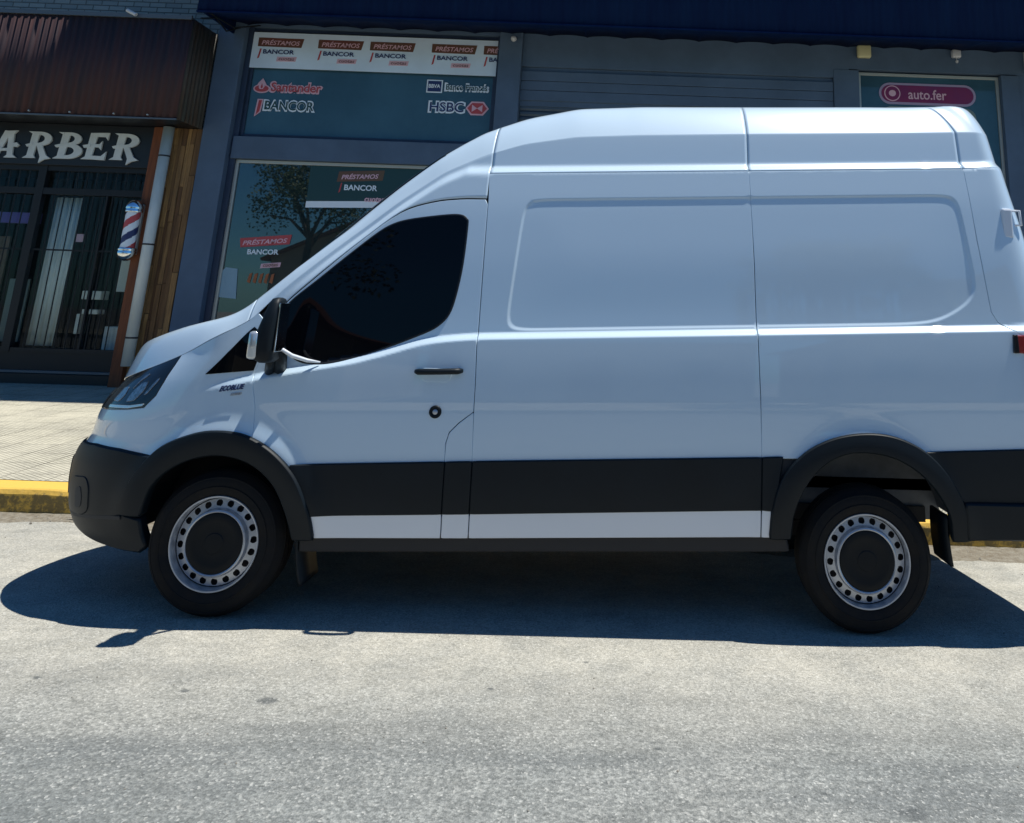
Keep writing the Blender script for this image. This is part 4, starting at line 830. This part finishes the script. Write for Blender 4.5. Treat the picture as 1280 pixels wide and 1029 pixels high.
# --- mud flaps
def flap(x,z0,z1,wd=.0):
    for s in ((1,) if x<1 else (1,-1)):
        mb=MB(); V=[];n=10
        for i in range(n+1):
            t=i/n; z=z1+(z0-z1)*t; h=.05*math.sin(math.pi*(.20+.7*t)); 
            for yy in (.03,.26): V.append((x+(.04*t if x<1 else .006*t)-h*.30, yy if s>0 else 2*CY-yy, z))
        fc=[(2*i,2*i+1,2*i+3,2*i+2) for i in range(n)]
        o=mesh('mud_flap',V,fc,'trim',van,True); o.modifiers.new('t','SOLIDIFY').thickness=.014
flap(.405,.15,.39); flap(3.735,.32,.56)
# --- door handle, lock, badge, hinge, tail lamp, mirror
cup=patch('handle_recess',rounded([(.975,1.150),(1.12,1.150),(1.13,1.215),(.965,1.215)],.025),'lensclear' if False else 'paint',off=.0015,parent=fd,both=False,bevel=.0012,thick=.003)
hd=MB(); n=14; sec=[]
for i in range(n+1):
    t=i/n; a=.942+.237*t; z=1.198+.010*t; P=sideP(np.array(a),np.array(z)); o_=.032*math.sin(math.pi*min(max(t,.0),1))**.25+.004; sec.append((P[0],P[1]-o_,P[2]))
hd.tube(sec,[.012]+[.0155]*(n-1)+[.012],10); h_=hd.build('door_handle','trim',fd,True)
for a,z in ((.955,1.199),(1.165,1.208)):
    P=sideP(np.array(a),np.array(z)); hm=MB().lathe([(.0,-.028),(.012,-.028),(.014,.006)],(P[0],P[1],P[2]),n=12).build('handle_mount','trim',h_,True)
P=sideP(np.array(1.06),np.array(1.002))
MB().lathe([(0,-.004),(.018,-.004),(.024,-.008),(.031,-.006),(.033,.004)],tuple(P),n=28).build('lock_rosette','trim',fd,True)
MB().lathe([(0,-.0065),(.013,-.0065),(.014,.0)],tuple(P),n=20).build('lock_cylinder','steel',fd,True)
def side_text(name,txt,a0,z0,a1,z1,h,m,parent):
    me=text_mesh(txt,1.0,.25,1.0,.03); nv=len(me.vertices); co=np.empty(nv*3); me.vertices.foreach_get('co',co); co=co.reshape(-1,3); lo,hi=co.min(0),co.max(0)
    u=(co[:,0]-lo[0])/(hi[0]-lo[0]); w=(co[:,1]-lo[1])/(hi[1]-lo[1]); a=a0+(a1-a0)*u; z=z0+(z1-z0)*u+h*w; P=sideP(a,z)+sideN(a,z)*(.001+.003*(co[:,2:3]-lo[2])/(hi[2]-lo[2]+1e-9)); me.vertices.foreach_set('co',P.ravel()); me.update(); me.materials.clear(); me.name=name; return link(name,me,m,parent)
bd_=side_text('badge','ECOBLUE',-.095,1.068,.052,1.086,.027,'st_navy',van); side_text('badge','HYBRID',-.02,1.050,.045,1.058,.013,'steel',van)
hg=MB()
for z in (2.10,):
    P=sideP(np.array(4.215),np.array(z)); hg.box(P[0]-.015,P[0]+.045,P[1]-.012,P[1]+.02,z-.095,z+.075,bev=.012)
hgo=hg.build('rear_hinge','strip',van); P=sideP(np.array(4.30),np.array(2.1))
MB().tube([(P[0]-.03,P[1]+.01,2.165),(P[0]+.03,P[1]-.006,2.165),(P[0]+.036,P[1]-.006,2.085),(P[0]-.03,P[1]+.01,2.08)],.008,8).build('hinge_arm','strip',hgo,True)
tl=patch('tail_lamp',rounded([(4.117,1.391),(4.125,1.472),(4.36,1.475),(4.40,1.40),(4.40,1.0),(4.27,1.0),(4.18,1.2),(4.178,1.385)],.015),'red',off=.012,bevel=.004)
patch('tail_lamp_surround',[(4.112,1.386),(4.118,1.476),(4.138,1.476),(4.138,1.386)],'lamp_house',off=.014,parent=tl,both=False)
# mirror
mh=MB(); rows=[]; n=20
prof=[(1.232,.030,.05,.0),(1.25,.056,.076,-.004),(1.30,.062,.084,-.004),(1.38,.058,.086,.0),(1.46,.046,.080,.014),(1.52,.038,.064,.02),(1.545,.026,.046,.022),(1.552,.010,.02,.024)]
for z,hx,hy,dx in prof:
    for j in range(n):
        t=2*math.pi*j/n; c,s=math.cos(t),math.sin(t); e=.6; rows.append((.222+dx+hx*.86*math.copysign(abs(c)**e,c),-.185+hy*math.copysign(abs(s)**e,s),z))
Fc=[(i*n+j,i*n+(j+1)%n,(i+1)*n+(j+1)%n,(i+1)*n+j) for i in range(len(prof)-1) for j in range(n)]+[tuple(range(n-1,-1,-1)),tuple((len(prof)-1)*n+j for j in range(n))]
mh.add(rows,Fc); mo=mh.build('door_mirror','trim',van,True)
MB().box(.272,.280,-.245,-.125,1.285,1.525,bev=.004).build('mirror_glass','chrome',mo)
MB().box(.150,.200,-.274,-.212,1.250,1.385,bev=.016).build('mirror_indicator','lensclear',mo,True)
P1=sideP(np.array(.30),np.array(1.205)); 
MB().tube([(.240,-.17,1.30),(.250,-.09,1.25),(.22,-.01,1.19)],[.034,.034,.034],8).tube([(.22,-.15,1.26),(.20,-.08,1.22),(.17,-.01,1.175)],[.024,.026,.026],8).build('mirror_arm','trim',mo,True)
MB().tube([(.262,-.16,1.305),(.31,-.10,1.262),(.37,-.045,1.237),(.43,-.018,1.228)],[.009,.011,.010,.004],8).build('mirror_mount','strip',mo,True)
# far mirror
o=bpy.data.objects['door_mirror']; 
for src in [o]+list(o.children):
    c=src.copy(); c.data=src.data.copy(); COL.objects.link(c)
    v=np.empty(len(c.data.vertices)*3); c.data.vertices.foreach_get('co',v); v=v.reshape(-1,3); v[:,1]=2*CY-v[:,1]; c.data.vertices.foreach_set('co',v.ravel()); c.data.flip_normals(); c.data.update()
    if src is o: far=c
    else: c.parent=far
# steering wheel seen through nothing but kept inside the cab
MB().tube([(.62+.0*math.cos(t)+.05*math.sin(t),.52+.19*math.cos(t),1.28+.17*math.sin(t)) for t in np.linspace(0,2*math.pi,25)],.014,8,cap=False).build('steering_wheel','seal',van,True)
